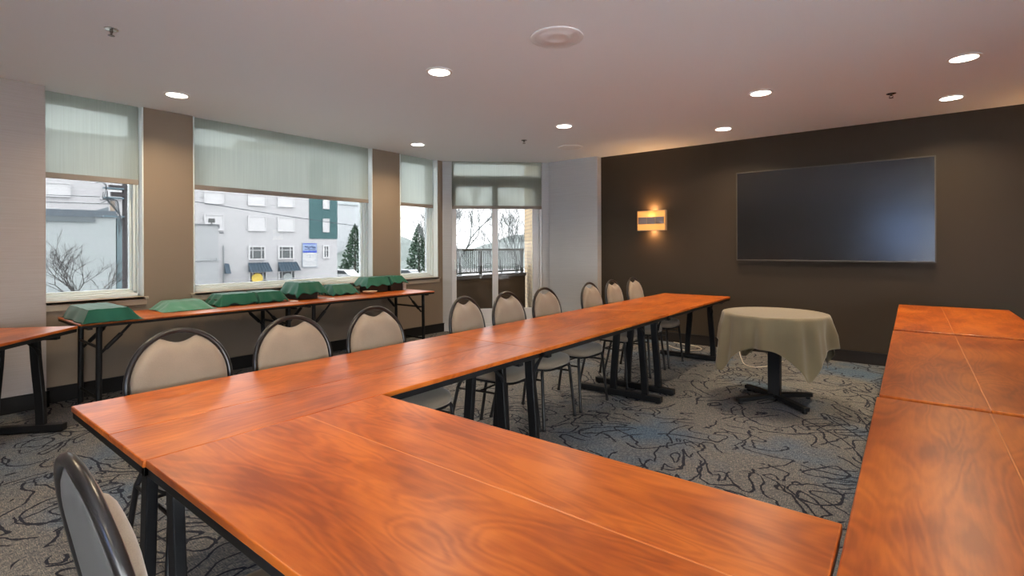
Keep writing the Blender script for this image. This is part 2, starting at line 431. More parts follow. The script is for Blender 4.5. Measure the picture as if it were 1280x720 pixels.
for k, (y0, y1) in enumerate(ROP):  # unseen right wall window, added to bring in more daylight
    b = MB().box(RX_+.03, y0, WZ[0], RX_+.09, y0+.06, WZ[1]).box(RX_+.03, y1-.06, WZ[0], RX_+.09, y1, WZ[1]).box(RX_+.03, y0+.06, WZ[0], RX_+.09, y1-.06, WZ[0]+.06).box(RX_+.03, y0+.06, WZ[1]-.06, RX_+.09, y1-.06, WZ[1])
    wr = struct(b.build('window_%d' % (5+k), vinyl, bevel=.003)); MB().box(RX_+.058, y0+.06, WZ[0]+.06, RX_+.062, y1-.06, WZ[1]-.06).build('pane', clear_glass, wr)
b = MB().box(BX[0], -2.40, WZ[0], BX[0]+.06, -2.32, WZ[1]).box(BX[1]-.06, -2.40, WZ[0], BX[1], -2.32, WZ[1]).box(BX[0]+.06, -2.40, WZ[0], BX[1]-.06, -2.32, WZ[0]+.06).box(BX[0]+.06, -2.40, WZ[1]-.06, BX[1]-.06, -2.32, WZ[1])  # wide unseen back window, added to brighten the room
wr = struct(b.build('window_6', vinyl, bevel=.003)); MB().box(BX[0]+.06, -2.365, WZ[0]+.06, BX[1]-.06, -2.36, WZ[1]-.06).build('pane', clear_glass, wr)
# pale paved terrace added outside the unseen windows to bounce daylight onto the ceiling
o = MB().box(RX_+.13, -14, -.16, 16, 12, -.03).box(-8, -14, -.16, RX_+.12, -2.45, -.03).build('bounce_terrace', simple('bounce_concrete', (.80, .80, .80), rough=.9)); o['kind'] = 'structure'
# glazed bay door
b = MB()
b.box(.11, .02, .0, .145, .14, ZC, DM).box(1.48, .02, 0, 1.515, .14, ZC, DM)      # jambs
b.box(.145, .03, 2.255, 1.48, .13, 2.40, DM)                                       # transom bar
b.box(.145, .02, ZC-.02, 1.48, .14, ZC, DM)
b.box(.145, .02, 0, 1.48, .14, .10, DM)                                            # threshold step
door = struct(b.build('door_1', door_white, bevel=.003))
def sash(s0, s1, z0, z1, wl, wr, wb, wt, y0, y1):
    m = MB(); m.box(s0, y0, z0, s0+wl, y1, z1, DM).box(s1-wr, y0, z0, s1, y1, z1, DM)
    m.box(s0+wl, y0, z0, s1-wr, y1, z0+wb, DM).box(s0+wl, y0, z1-wt, s1-wr, y1, z1, DM)
    o = m.build('sash', door_white, door, bevel=.003)
    MB().box(s0+wl-.005, (y0+y1)/2-.003, z0+wb-.005, s1-wr+.005, (y0+y1)/2+.003, z1-wt+.005, DM).build('pane', glass, o)
    return o
sash(.145, .825, .10, 2.255, .035, .088, .23, .03, .035, .075)
sash(.740, 1.48, .10, 2.255, .080, .100, .23, .03, .085, .125)
MB().box(.145, .075, 2.40, 1.48, .081, ZC-.02, DM).build('pane', glass, door)
b = MB().box(.148, .012, .93, .168, .035, 1.10, DM); b.tube([DM @ Vector(p) for p in ((.158, .012, .95), (.158, -.03, .96), (.158, -.03, 1.07), (.158, .012, 1.08))], .008)
b.build('door_handle', vinyl, door, smooth=True)

# roller shades
def shade(label, M, a0, a1, zb, x):
    t = thing('roller_shade', label, 'window shade', tuple(M @ Vector(((a0+a1)/2, x, zb))), 0, 'translucent shades pulled half way down')
    T = Matrix.Translation(-t.location)
    MM = T @ M
    MB().box(a0, x-.0006, zb+.035, a1, x+.0006, ZC-.002, MM).build('shade_fabric', shade_fabric, t)
    MB().box(a0, x-.008, zb-.006, a1, x+.008, zb+.042, MM).build('hem_bar', cap_brown, t, bevel=.003)
    return t
# wall coordinates: a = Y along the wall, offset = into the room
WM = Matrix(((0, 1, 0, XW), (1, 0, 0, 0), (0, 0, 1, 0), (0, 0, 0, 1)))
shade('sheer beige roller shade in the leftmost window beside the pier', WM, .82, 1.570, 1.885, -.030)
shade('widest sheer roller shade, over the big middle window', WM, 2.030, 4.125, 1.885, -.030)
shade('narrow sheer roller shade in the window left of the glass door', WM, 4.645, 5.285, 1.885, -.030)
shade('sheer roller shade over the top of the glass balcony door', DM, .115, 1.508, 1.885, -.012)

# ------------------------------------------------------------------ ceiling fittings
trim_white = simple('white_trim_ring', (.86, .85, .85), rough=.4)
lamp_disc = emis('downlight_lens', (1, .93, .82), 9.0)
WARM = (1.0, .78, .50)
def downlight_proto():
    t = thing('ceiling_light', '', 'ceiling light')
    MB().lathe([(.078, -.001), (.098, -.001), (.098, -.006), (.090, -.010), (.078, -.010)], seg=40, cap=False).build('trim_ring', trim_white, t, smooth=True)
    MB().lathe([(.079, -.007), (.05, -.0065), (.001, -.006)], seg=32, cap=False).build('lens', lamp_disc, t, smooth=True, recalc=False)
    return t
dl = downlight_proto()
spots = [((-2.786, 2.666), 'round recessed downlight in the middle of the ceiling, above the front tables'),
 ((-4.96, 1.652), 'recessed downlight nearest the leftmost window'),
 ((-4.956, 4.358), 'recessed downlight by the narrow pillar between the wide and the narrow window'),
 ((-2.974, 4.71), 'small recessed downlight left of the row of four nearer the dark wall'),
 ((-1.014, 4.769), 'recessed downlight above the round table, in line with the tv left half'),
 ((-1.654, 5.953), 'recessed downlight close to the dark wall, left of the tv'),
 ((.298, 4.786), 'recessed downlight nearest the upper right corner of the photo'),
 ((.287, 6.002), 'recessed downlight close to the dark wall above the right edge of the tv'),
 ((-1.5, 1.2), 'added unseen downlight over the front table, above the camera'),  # this and the next two are unseen lamps added for more light
 ((-2.8, .2), 'added unseen downlight behind the near end of the left table row'),
 ((.6, -1.2), 'added unseen downlight behind the camera near the back wall')]
def area(name, loc, size, power, color, rot=(0, 0, 0), spread=150, parent=None):
    d = bpy.data.lights.new(name, 'AREA'); d.shape = 'DISK'; d.size = size; d.energy = power; d.color = color; d.spread = R(spread)
    o = bpy.data.objects.new(name, d); col.objects.link(o); o.location = loc; o.rotation_euler = rot
    if parent: o.parent = parent
    return o
POW = 4.8
for i, ((x, y), lab) in enumerate(spots):
    if i == 0: o = dl; o.location = (x, y, ZC); o['label'] = lab; o['group'] = 'recessed downlights'
    else: o = dup(dl, lab, (x, y, ZC), 0, 'recessed downlights')
    area('lamp', (0, 0, -.02), .12, POW, WARM, spread=140, parent=o)

grille = simple('speaker_grille', (.82, .81, .81), rough=.8)
def speaker(loc, label):
    t = thing('ceiling_speaker', label, 'speaker', loc)
    MB().lathe([(.140, -.001), (.166, -.001), (.166, -.007), (.158, -.010), (.140, -.010)], seg=48, cap=False).build('rim', trim_white, t, smooth=True)
    MB().lathe([(.1405, -.005), (.09, -.006), (.088, -.0072), (.05, -.0075), (.048, -.0065), (.001, -.007)], seg=40, cap=False).build('grille', grille, t, smooth=True, recalc=False)
    return t
speaker((-1.755, 2.70, ZC), 'large white round speaker flush in the middle of the ceiling')
speaker((-3.551, 5.779, ZC), 'white round speaker in the ceiling near the corner of the white wall')
chrome = simple('sprinkler_chrome', (.5, .5, .5), rough=.25, metal=1)
dark_brass = simple('sprinkler_dark', (.10, .085, .07), rough=.4, metal=.6)
def sprinkler(loc, label):
    t = thing('fire_sprinkler', label, 'sprinkler', loc, 0, 'ceiling sprinklers')
    MB().lathe([(.036, -.001), (.036, -.005), (.022, -.009), (.010, -.009)], seg=24).build('escutcheon', chrome, t, smooth=True)
    b = MB().lathe([(.009, -.009), (.009, -.022), (.006, -.024)], seg=12)
    b.tube([(-.010, 0, -.020), (-.014, 0, -.030), (0, 0, -.040)], .0025, 6).tube([(.010, 0, -.020), (.014, 0, -.030), (0, 0, -.040)], .0025, 6)
    b.lathe([(.018, -.040), (.018, -.042)], seg=14)
    b.build('head', dark_brass, t, smooth=True)
sprinkler((-3.787, .915, ZC), 'chrome sprinkler head at the upper left of the ceiling')
sprinkler((-.131, 5.512, ZC), 'dark sprinkler head between two downlights near the tv')
sprinkler((-3.757, 5.027, ZC), 'tiny sprinkler head in front of the glass door')

# ------------------------------------------------------------------ television
tv_black = simple('tv_bezel', (.012, .012, .012), rough=.35)
m, nt, bs = new_mat('tv_screen'); bs.inputs['Base Color'].default_value = (.006, .006, .007, 1); bs.inputs['Roughness'].default_value = .21; bs.inputs['Specular IOR Level'].default_value = .8
tv_scr = m
TX0, TX1, TZ0, TZ1, TY = -1.693, .200, 1.109, 2.190, 6.63
tv = thing('television', 'huge black flat screen television mounted on the dark wall', 'television', ((TX0+TX1)/2, YW, TZ0))
ox, oz = (TX0+TX1)/2, TZ0
W2, HT = (TX1-TX0)/2, TZ1-TZ0
MB().box(-W2, TY+.008-YW, 0, W2, -.045, HT).build('housing', tv_black, tv, bevel=.004)
bz = .012
b = MB().box(-W2, TY-YW, 0, W2, TY+.008-YW, bz*1.3).box(-W2, TY-YW, HT-bz, W2, TY+.008-YW, HT).box(-W2, TY-YW, bz, -W2+bz, TY+.008-YW, HT).box(W2-bz, TY-YW, bz, W2, TY+.008-YW, HT)
b.build('bezel', simple('tv_frame_grey', (.07, .062, .055), rough=.4, metal=.3), tv, bevel=.0015)
MB().box(-W2+bz, TY+.003-YW, bz, W2-bz, TY+.0075-YW, HT-bz).build('screen', tv_scr, tv)
MB().box(-.35, -.046, .3, .35, -.001, .8).build('wall_bracket', black_steel, tv)

# ------------------------------------------------------------------ wall sconces
def sconce_mat():
    m = bpy.data.materials.new('amber_sconce_glass'); m.use_nodes = True; nt = m.node_tree; N, L = nt.nodes, nt.links
    p = N['Principled BSDF']; p.inputs['Base Color'].default_value = (.9, .62, .25, 1); p.inputs['Roughness'].default_value = .3
    p.inputs['Emission Color'].default_value = (1, .50, .12, 1); p.inputs['Emission Strength'].default_value = .40
    tl = N.new('ShaderNodeBsdfTranslucent'); tl.inputs[0].default_value = (1, .80, .45, 1)
    mx = N.new('ShaderNodeMixShader'); mx.inputs[0].default_value = .5
    L.new(p.outputs[0], mx.inputs[1]); L.new(tl.outputs[0], mx.inputs[2]); L.new(mx.outputs[0], N['Material Output'].inputs[0])
    return m
amber = sconce_mat()
band_mat = simple('brushed_bronze_band', (.30, .25, .25), rough=.4, metal=.4)
edge_metal = simple('sconce_edge', (.75, .58, .42), rough=.3, metal=.6)
def sconce(x, label):
    t = thing('wall_sconce', label, 'wall lamp', (x, YW, 1.505), 0, 'wall sconces')
    w, h, d = .198, .275, .10
    MB().box(-.07, -.03, .09, .07, -.001, .19).build('wall_plate', black_steel, t, bevel=.003)
    b = MB().box(-w, -d, 0, w, -d+.006, h)
    b.build('glass_shade', amber, t)
    b = MB().box(-w, -d, 0, -w+.008, -.03, h).box(w-.008, -d, 0, w, -.03, h)
    b.box(-w, -d-.003, h-.008, w, -d+.004, h).box(-w, -d-.003, 0, w, -d+.004, .008)
    b.build('edge_frame', edge_metal, t, bevel=.001)
    b = MB()
    for k in range(3):
        a = -w+.014+k*.124; b.box(a, -d-.010, .093, a+.120, -d-.002, .182)
    b.build('band', band_mat, t, bevel=.002)
    b = MB().box(-w+.008, -d-.004, .176, w-.008, -d-.0005, .186).box(-w+.008, -d-.004, .088, w-.008, -d-.0005, .098)
    b.build('band_rail', edge_metal, t)
    MB().lathe([(.001, .16), (.016, .165), (.020, .19), (.012, .22), (.001, .228)], cx=.01, cy=-.06, seg=14).build('bulb', emis('bulb_%s' % label[:4], (1, .75, .42), 14), t, smooth=True)
    for zz, rx, pw in ((h-.02, PI, 2.4), (.02, 0, 1.9)):
        area('lamp', (0, -.062, zz), .05, pw, (1, .52, .20), rot=(rx, 0, 0), spread=165, parent=t)
    return t
sconce(-2.787, 'glowing amber glass wall lamp with dark metal band left of the tv')
sconce(1.36, 'amber glass wall lamp on the dark wall right of the tv')

# ------------------------------------------------------------------ conference tables
# local frame: length along Y, width along X (-.381..+.381), seam at SX
TW, TL = .762, 1.846
SX = .072
strip_mat = simple('edging_highlight_orange', (.60, .20, .055), rough=.4)  # edge strip; its lighter orange holds the highlight off the bevelled seam
def conference_table(L=TL, feet=True, strip=True):
    t = thing('conference_table', '', 'table')
    hw, hl = TW/2, L/2-.0004
    # two laminate leaves with a fine seam between them
    b = MB().box(-hw, -hl, TT-.020, SX-.0001, hl, TT).box(SX+.0001, -hl, TT-.020, hw, hl, TT)
    b.build('tabletop', cherry, t, bevel=.0035, seg=3)
    if strip: MB().box(SX-.0018, -hl+.003, TT-.004, SX+.0018, hl-.003, TT-.0004).build('seam_highlight_strip', strip_mat, t)
    e = .004
    b = MB().box(-hw+e, -hl+e, TT-.045, hw-e, -hl+e+.022, TT-.0195).box(-hw+e, hl-e-.022, TT-.045, hw-e, hl-e, TT-.0195)
    b.box(-hw+e, -hl+e, TT-.045, -hw+e+.022, hl-e, TT-.0195).box(hw-e-.022, -hl+e, TT-.045, hw-e, hl-e, TT-.0195)
    b.box(-hw+.03, -hl+.03, TT-.026, hw-.03, hl-.03, TT-.0205)
    b.build('edge_frame', black_edge, t, bevel=.002)
    if feet:
        for s in (-1, 1):
            y = s*(L/2-.135)
            b = MB()
            b.box(-.375, y-.028, .008, .375, y+.028, .055)
            for a in (-.36, .33): b.box(a, y-.022, 0, a+.03, y+.022, .008)
            b.build('foot_bar', black_steel, t, bevel=.006)
            for cx, cv in ((-.05, -1), (.225, 1)):
                # slightly bowed uprights
                pts = []
                for k in range(9):
                    q = k/8; z = .05+q*(TT-.05-.045)
                    pts.append((cx+cv*(.018*math.cos(q*PI)-.012), y, z))
                m = MB(); vs = []; n = len(pts)
                for (px, py, pz) in pts:
                    vs += [(px-.028, py-.017, pz), (px+.028, py-.017, pz), (px+.028, py+.017, pz), (px-.028, py+.017, pz)]
                fs = [(4*i+k, 4*i+(k+1) % 4, 4*i+4+(k+1) % 4, 4*i+4+k) for i in range(n-1) for k in range(4)]+[(3, 2, 1, 0), tuple(4*n-4+k for k in range(4))]
                m.add(vs, fs); m.build('leg', black_steel, t, bevel=.004)
            b = MB().box(-.30, y-.02, TT-.075, .34, y+.02, TT-.045)
            b.build('top_rail', black_steel, t, bevel=.003)
            for cx in (-.05, .225):
                MB().tube([(cx, y-s*.010, .545), (cx, y-s*.022, .575), (cx, y-s*.06, .605), (cx, y-s*.15, .668)], [.013, .013, .008, .008], 8).build('brace', black_steel, t, smooth=True)
    return t
XL = -1.979
ct = conference_table(strip=False); ct.location = (XL, 1.372, 0)
ct['label'] = 'cherry table at the near left corner of the U'; G1 = 'long cherry tables set in a U'; ct['group'] = G1
dup(ct, 'cherry table in the middle of the left row', (XL, 3.221, 0), 0, G1)
dup(ct, 'cherry table at the far end of the left row, near the wall lamp', (XL, 5.075, 0), 0, G1)
XR = .279
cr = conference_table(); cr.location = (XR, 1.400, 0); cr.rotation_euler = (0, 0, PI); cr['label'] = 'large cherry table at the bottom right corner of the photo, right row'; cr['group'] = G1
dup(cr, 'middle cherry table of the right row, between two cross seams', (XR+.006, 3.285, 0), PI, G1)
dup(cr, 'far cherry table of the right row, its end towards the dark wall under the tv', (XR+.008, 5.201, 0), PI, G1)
# shorter table across the front, lengthwise along X
fl = 1.486
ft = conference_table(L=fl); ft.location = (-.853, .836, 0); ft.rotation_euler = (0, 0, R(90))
ft['label'] = 'cherry table across the front of the U, closest to the camera'; ft['group'] = G1
# skewed table at the left edge of the photo
lt = conference_table(); cth = R(-49)
# near corner of the table at (-4.80,.955), length towards the camera side
Lv = Vector((.755, -.656, 0)); Wv = Vector((-.656, -.755, 0)); cc = Vector((-4.80, .955, 0))+Lv*TL/2+Wv*TW/2
lt.location = cc; lt.rotation_euler = (0, 0, math.atan2(-Lv.y, -Lv.x)-PI/2)
lt['label'] = 'cherry table cut off by the left edge, standing skewed beside the window tables'; lt['group'] = 'side tables'

# folding tables along the windows
def folding_table():
    t = thing('folding_table', '', 'table')
    hw, hl = .345, 1.79/2-.001
    MB().box(-hw, -hl, TT-.014, hw, hl, TT).build('tabletop', cherry, t, bevel=.004, seg=3)
    MB().box(-hw+.003, -hl+.003, TT-.034, hw-.003, hl-.003, TT-.0135).build('edge_band', black_edge, t, bevel=.004)
    for a in (-hl+.06, hl-.09): MB().box(-hw+.05, a, TT-.055, hw-.05, a+.03, TT-.034).build('under_rail', black_steel, t)
    for s in (-1, 1):
        y = s*(hl-.13)
        for x in (-.27, .27):
            MB().tube([(x, y, 0), (x, y, .08), (x, y-s*.005, TT-.034)], .020, 10).build('leg', black_steel, t, smooth=True)
        for zc_ in (.52, .12): MB().tube([(-.27, y, zc_), (.27, y, zc_)], .011, 8).build('crossbar', black_steel, t, smooth=True)
        for x in (-.24, .24):
            MB().tube([(x, y-s*.012, .46), (x, y-s*.05, .50), (x, y-s*.055, .505), (x, y-s*.15, .605), (x, y-s*.155, .61), (x, y-s*.22, TT-.036)], [.010, .010, .017, .017, .010, .010], 8).build('brace', black_steel, t, smooth=True)
    return t
fo = folding_table(); fo.location = (-5.205, 1.868, 0); fo['label'] = 'narrow folding table under the windows, left one of the pair'; fo['group'] = 'folding tables under the windows'
dup(fo, 'narrow folding table under the windows, right one, ending near the glass door', (-5.205, 3.661, 0), 0, 'folding tables under the windows')

# small wooden ledge on the left pier
b = MB().box(-.0, -.55, 0, .30, .0, .022)
o = b.build('wall_ledge', wood('ledge_oak', (.32, .17, .08), (.42, .24, .12), (.5, .3, .16), rough=.4), bevel=.010, seg=3)
o.location = (-5.528, .575, .79); tag(o, 'small pale wooden ledge at the left edge, above the skewed table', 'shelf')
b = MB().prism([(0, 0), (.2, 0), (0, -.16)], 0, .02, Matrix(((1, 0, 0, 0), (0, 0, 1, -.35), (0, 1, 0, 0), (0, 0, 0, 1))))
b.build('bracket', black_steel, o)

# ------------------------------------------------------------------ banquet chair (faces +X)
leg_black = simple('black_chair_leg', (.012, .011, .012), rough=.4, spec=.35)
def chair():
    t = thing('banquet_chair', '', 'chair')
    lean = lambda z: -.205-(z-.45)*.20
    HB, ZM, A = .925, .71, .197     # top of back, widest level, half width
    def outline(n=44, A_=A, top=HB, zlow=.44):
        pts = []
        for k in range(n+1):
            u = k/n*2-1       # -1 left foot of loop ... 1 right
            if abs(u) > .55:
                q = (abs(u)-.55)/.45; z = ZM+(zlow-ZM)*q; y = A_-(A_-.150)*(q**1.9)
            else:
                a = u/.55*PI/2; y = A_*abs(math.sin(a)); z = ZM+(top-ZM)*math.cos(a)
            pts.append((math.copysign(y, u), z))
        return pts
    op = outline()
    MB().tube([(lean(z), y, z) for y, z in op], .0115, 10, ry=.0115, side=(1, 0, .2)).build('back_frame', bronze_tube, t, smooth=True, angle=80)
    # upholstered panel: columns between the notch line above and the seat below
    def zin_top(y, off):
        a = A-off; yy = min(abs(y), a*.999); return ZM+(HB-off-ZM)*math.sqrt(max(0, 1-(yy/a)**2))
    def zin_bot(y, off):
        a = A-off; q = max(0, min(1, (a-abs(y))/(A-.150)))**(1/1.9); return ZM+(.475-ZM)*q
    NY, NZ = 40, 26
    aa = A-.013
    def panel(xoff, bulge, sgn):
        rows = []
        for j in range(NZ+1):
            row = []
            for i in range(NY+1):
                y = aa*math.sin((i/NY-.5)*PI)
                zt = zin_top(y, .012)
                # wavy top edge: shoulders touch the tube, centre dips
                yy = abs(y)/.092
                if yy < 1:
                    notch = .882+.022*(yy**2)-.007*math.cos(yy*PI)
                    k = min(1, (1-yy)*6); zt = min(zt, notch)*1 if True else zt
                zb = zin_bot(y, .012)
                zb = min(zb, zt)
                z = zb+(zt-zb)*j/NZ
                sm = lambda q: 1-(1-max(0, min(1, q)))**2.2; e = sm((aa-abs(y))/.075)*sm((z-zb)/.07)*sm((zt-z)/.06)
                row.append((lean(z)+xoff+sgn*bulge*e**.6, y, z))
            rows.append(row)
        return rows
    MB().grid(panel(.000, .036, 1)).build('backrest', tan_fabric, t, smooth=True, angle=75, recalc=False)
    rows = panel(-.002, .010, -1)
    MB().grid([list(reversed(r)) for r in rows]).build('back_shell', shaded_back_vinyl, t, smooth=True, angle=75, recalc=False)
    # seat cushion
    def plan(k, n, sx, sy):
        a = 2*PI*k/n; c, s_ = math.cos(a), math.sin(a); e = .55
        return sx*math.copysign(abs(c)**e, c), sy*math.copysign(abs(s_)**e, s_)*(1.0+.04*c)
    def cushion(prof, cx=0, zc=0):
        n = 40; rows = []
        for (f, z) in prof:
            rows.append([(cx+plan(k, n, .215*f, .205*f)[0], plan(k, n, .215*f, .205*f)[1], z-(.012*max(0, plan(k, n, 1*f, 1)[0])**3)) for k in range(n)])
        m = MB(); m.grid(rows, close_u=True); m.add([(cx, 0, prof[0][1])], []); m.add([(cx, 0, prof[-1][1])], [])
        L_ = len(rows)*n
        m.f += [(L_, (k+1) % n, k) for k in range(n)] + [(L_+1, L_-n+k, L_-n+(k+1) % n) for k in range(n)]; m.mi += [0]*(2*n)
        return m
    cushion([(.93, .422), (.99, .430), (1.0, .445), (.99, .462), (.95, .474), (.85, .480), (.6, .484), (.3, .486)]).build('seat', tan_fabric, t, smooth=True, angle=60)
    m = cushion([(.90, .408), (.96, .410), (.965, .424), (.90, .424)])
    m.build('seat_frame', black_steel, t, smooth=True)
    for s in (-1, 1):
        MB().tube([(.165, s*.165, .412), (.172, s*.180, .39), (.205, s*.205, .008)], .0115, 10).lathe([(.014, 0), (.014, .02)], cx=.205, cy=s*.205, seg=10).build('leg', leg_black, t, smooth=True)
    for s in (-1, 1):
        MB().tube([(-.203, s*.150, .445), (-.19, s*.158, .40), (-.215, s*.175, .34), (-.285, s*.200, .008)], .0115, 10).lathe([(.014, 0), (.014, .02)], cx=-.285, cy=s*.200, seg=10).build('leg', leg_black, t, smooth=True)
    b = MB()
    for s in (-1, 1): b.tube([(.18, s*.184, .345), (-.214, s*.175, .335)], .007, 8)
    b.tube([(-.03, -.182, .342), (-.03, .182, .342)], .007, 8)
    b.build('stretcher', leg_black, t, smooth=True)
    return t
ch = chair()
CX = -2.215
spots_c = [(.838, 0, 'tan oval back chair nearest the left, at the near end of the left table row'),
 (1.340, -2, 'tan oval back chair, second from the near end of the left table row'),
 (1.860, 0, 'tan oval back chair, third from the near end, right end window table behind'),
 (2.665, 7, 'tan oval back chair just left of the glass door, fourth from the near end'),
 (3.115, 0, 'tan oval back chair in front of the middle post of the glass door'),
 (3.630, -2, 'tan oval back chair at the right edge of the glass door'),
 (4.425, 0, 'tan oval back chair in front of the white wall corner'),
 (4.920, 2, 'tan oval back chair, second from the far end, against the dark wall'),
 (5.430, 0, 'tan oval back chair farthest away, below the wall lamp')]
GC = 'banquet chairs along the window side of the left row'
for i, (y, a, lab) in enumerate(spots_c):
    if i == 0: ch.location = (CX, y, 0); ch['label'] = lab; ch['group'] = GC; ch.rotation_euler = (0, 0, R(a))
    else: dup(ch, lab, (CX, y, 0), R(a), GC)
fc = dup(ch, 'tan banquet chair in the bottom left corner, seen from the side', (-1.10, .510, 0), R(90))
if 'group' in fc: del fc['group']

# ------------------------------------------------------------------ round table
RX, RY, RZ = -.89, 4.64, .733
rt = thing('round_table', 'small round table on a black cross base, under a khaki cloth', 'table', (RX, RY, 0))
MB().lathe([(.365, RZ-.030), (.378, RZ-.026), (.378, RZ-.006), (.372, RZ-.002)], seg=64).build('tabletop', wood('table_core', (.1, .06, .03), (.14, .08, .04), (.18, .1, .05)), rt, smooth=True)
MB().box(-.045, -.045, .05, .045, .045, RZ-.03).box(-.16, -.16, RZ-.045, .16, .16, RZ-.03).build('column', black_steel, rt, bevel=.005)
for k in range(4):
    a = R(-40+90*k); u = Vector((math.cos(a), math.sin(a), 0)); 
    m = MB().bar(u*.02+Vector((0, 0, .052)), u*.345+Vector((0, 0, .034)), .055, .032)
    m.lathe([(.018, 0), (.018, .02)], cx=u.x*.32, cy=u.y*.32, seg=12)
    m.build('foot', black_steel, rt, bevel=.004)
# square cloth draped over it
def draped():
    NR, NA = 40, 288; rows = []
    Rt = .384; H = .642; rot = R(-48-45)
    for i in range(NR+1):
        row = []
        for k in range(NA):
            a = 2*PI*k/NA; q = a-rot
            rmax = min(H/max(abs(math.cos(q)), abs(math.sin(q))), .875)
            s = (i/NR)
            r = s/.40*Rt if s <= .40 else Rt+(s-.40)/.60*(rmax-Rt)
            if r <= Rt: rr, z = r, RZ+.0015
            else:
                e = r-Rt
                cc_ = abs(math.sin(2*q))
                f = .5*math.cos(13*a+1.1)+.35*math.cos(8*a+.4)+.25*math.cos(21*a+2.)
                amp = .055*min(1, e/.16)
                bend = min(1, e/.03)
                rr = Rt+.004+.008*bend+e*.12+amp*f*.6
                z = RZ+.0015-(e*e/.06 if e < .03 else .015+(e-.03)*.975)
            row.append((rr*math.cos(a), rr*math.sin(a), z))
        rows.append(row)
    m = MB(); m.grid(rows, close_u=True)
    return m
o = draped().build('tablecloth', khaki_cloth, smooth=True, angle=80, solid=.0016, offset=1)
o.location = (RX, RY, 0)
tag(o, 'square khaki cloth hanging in points over the round table', 'tablecloth')

# ------------------------------------------------------------------ covered boxes on the window tables
def bx(name, label, x0, y0, x1, y1, z0, z1, mat, cat='box', bev=.004, group=None):
    o = MB().box(x0-(x0+x1)/2, y0-(y0+y1)/2, 0, x1-(x0+x1)/2, y1-(y0+y1)/2, z1-z0).build(name, mat, bevel=bev)
    o.location = ((x0+x1)/2, (y0+y1)/2, z0); return tag(o, label, cat, group)
box_mat = simple('dark_brown_box', (.022, .015, .013), rough=.6)
GB = 'dark boxes under the green cloths'; GG = 'green cloths over the boxes'
def cover(label, top, hem, h, drop, mat, box=True, boxlabel=None, seed=0, foot=None):
    """napkin over a box: flat top rectangle, sloping skirt that ends in pointed corners; top/hem = x0,y0,x1,y1"""
    cx, cy = (top[0]+top[2])/2, (top[1]+top[3])/2
    N1 = 34; rows = []
    ks = [-1-.5*(1-i/9) for i in range(9)]+[-1+2*i/15 for i in range(16)]+[1+.5*(i+1)/9 for i in range(9)]
    rnd = random.Random(seed); ph = [rnd.uniform(0, 6.3) for _ in range(6)]
    def edge(t, a, b_, c, d):     # t in -1.5..1.5 -> coordinate, skirt fraction
        if t < -1: q = (-1-t)/.5; return a+(b_-a)*q, q
        if t > 1: q = (t-1)/.5; return c+(d-c)*q, q
        return a+(c-a)*(t+1)/2, 0
    for v in ks:
        row = []
        for u in ks:
            x, qx = edge(u, top[0], hem[0], top[2], hem[2]); y, qy = edge(v, top[1], hem[1], top[3], hem[3])
            q = max(qx, qy); c = min(qx, qy)
            z = TT+h-drop*q
            # creases and sag
            wv = .5*math.sin(u*9+ph[0])+.5*math.sin(v*11+ph[1])
            z += -.004*(1-q)*(1+wv*.6)
            if q > 0:
                k = 1+.10*c
                bul = .007*math.sin((u if qy > qx else v)*6+ph[2])*q
                x = x+(bul if qx >= qy else 0)*(1 if u > 0 else -1); y = y+(bul if qy > qx else 0)*(1 if v > 0 else -1)
                z -= .034*c*c; z += .010*math.sin((u if qy > qx else v)*5+ph[3])*q*(1-c)*(1 if h > .11 else .3)
            z += .006*noise.noise(Vector((x*16+seed, y*16, 0)))*(.4+1.6*q)
            z = max(z, TT+.0025); x = max(x, XW+.006)
            row.append((x-cx, y-cy, z-TT))
        rows.append(row)
    m = MB().grid(rows)
    o = m.build('cloth_cover', mat, smooth=True, angle=28, solid=.0016, offset=1)
    o.location = (cx, cy, TT); tag(o, label, 'cloth', GG)
    f = foot or (top[0]+.004, top[1]+.006, top[2]-.006, top[3]-.006)
    bx('box', boxlabel, f[0], f[1], f[2], f[3], TT+.0005, TT+h-(.048 if foot else .024), box_mat, group=GB)
X0 = -5.58
cover('large dark green cloth over a low box, leftmost on the window tables', (-5.44, 1.035, -4.875, 1.275), (-5.50, .985, -4.838, 1.375), .105, .104, green_cloth, boxlabel='low dark box hidden by the leftmost green cloth', seed=1)
cover('pale faded green cloth over a low box, second from the left', (-5.50, 1.70, -5.285, 1.955), (X0, 1.605, -5.12, 2.03), .082, .081, pale_green, boxlabel='low dark box hidden by the pale faded green cloth', seed=2)
cover('green cloth over a long box, left one of two touching cloths under the wide window', (-5.50, 2.140, -5.255, 2.440), (X0, 2.065, -5.19, 2.446), .115, .102, green_cloth, boxlabel='dark box under the left one of two touching green cloths', seed=3, foot=(-5.50, 2.10, -5.245, 2.435))
cover('green cloth over a box, right one of two touching cloths', (-5.50, 2.470, -5.255, 2.705), (X0, 2.464, -5.19, 2.780), .115, .100, green_cloth, boxlabel='dark box under the right one of two touching green cloths', seed=4, foot=(-5.50, 2.478, -5.245, 2.725))
cover('green cloth over a tall dark box in the middle of the window tables', (-5.52, 2.905, -5.235, 3.145), (X0, 2.840, -5.155, 3.225), .190, .125, green_cloth, boxlabel='tall dark box showing below the middle green cloth', seed=5, foot=(-5.52, 2.895, -5.225, 3.120))
cover('low green cloth between the two taller covered boxes', (-5.54, 3.400, -5.375, 3.640), (X0, 3.345, -5.280, 3.735), .130, .110, green_cloth, boxlabel='low dark box under the cloth between the two taller boxes', seed=6, foot=(-5.54, 3.40, -5.345, 3.67))
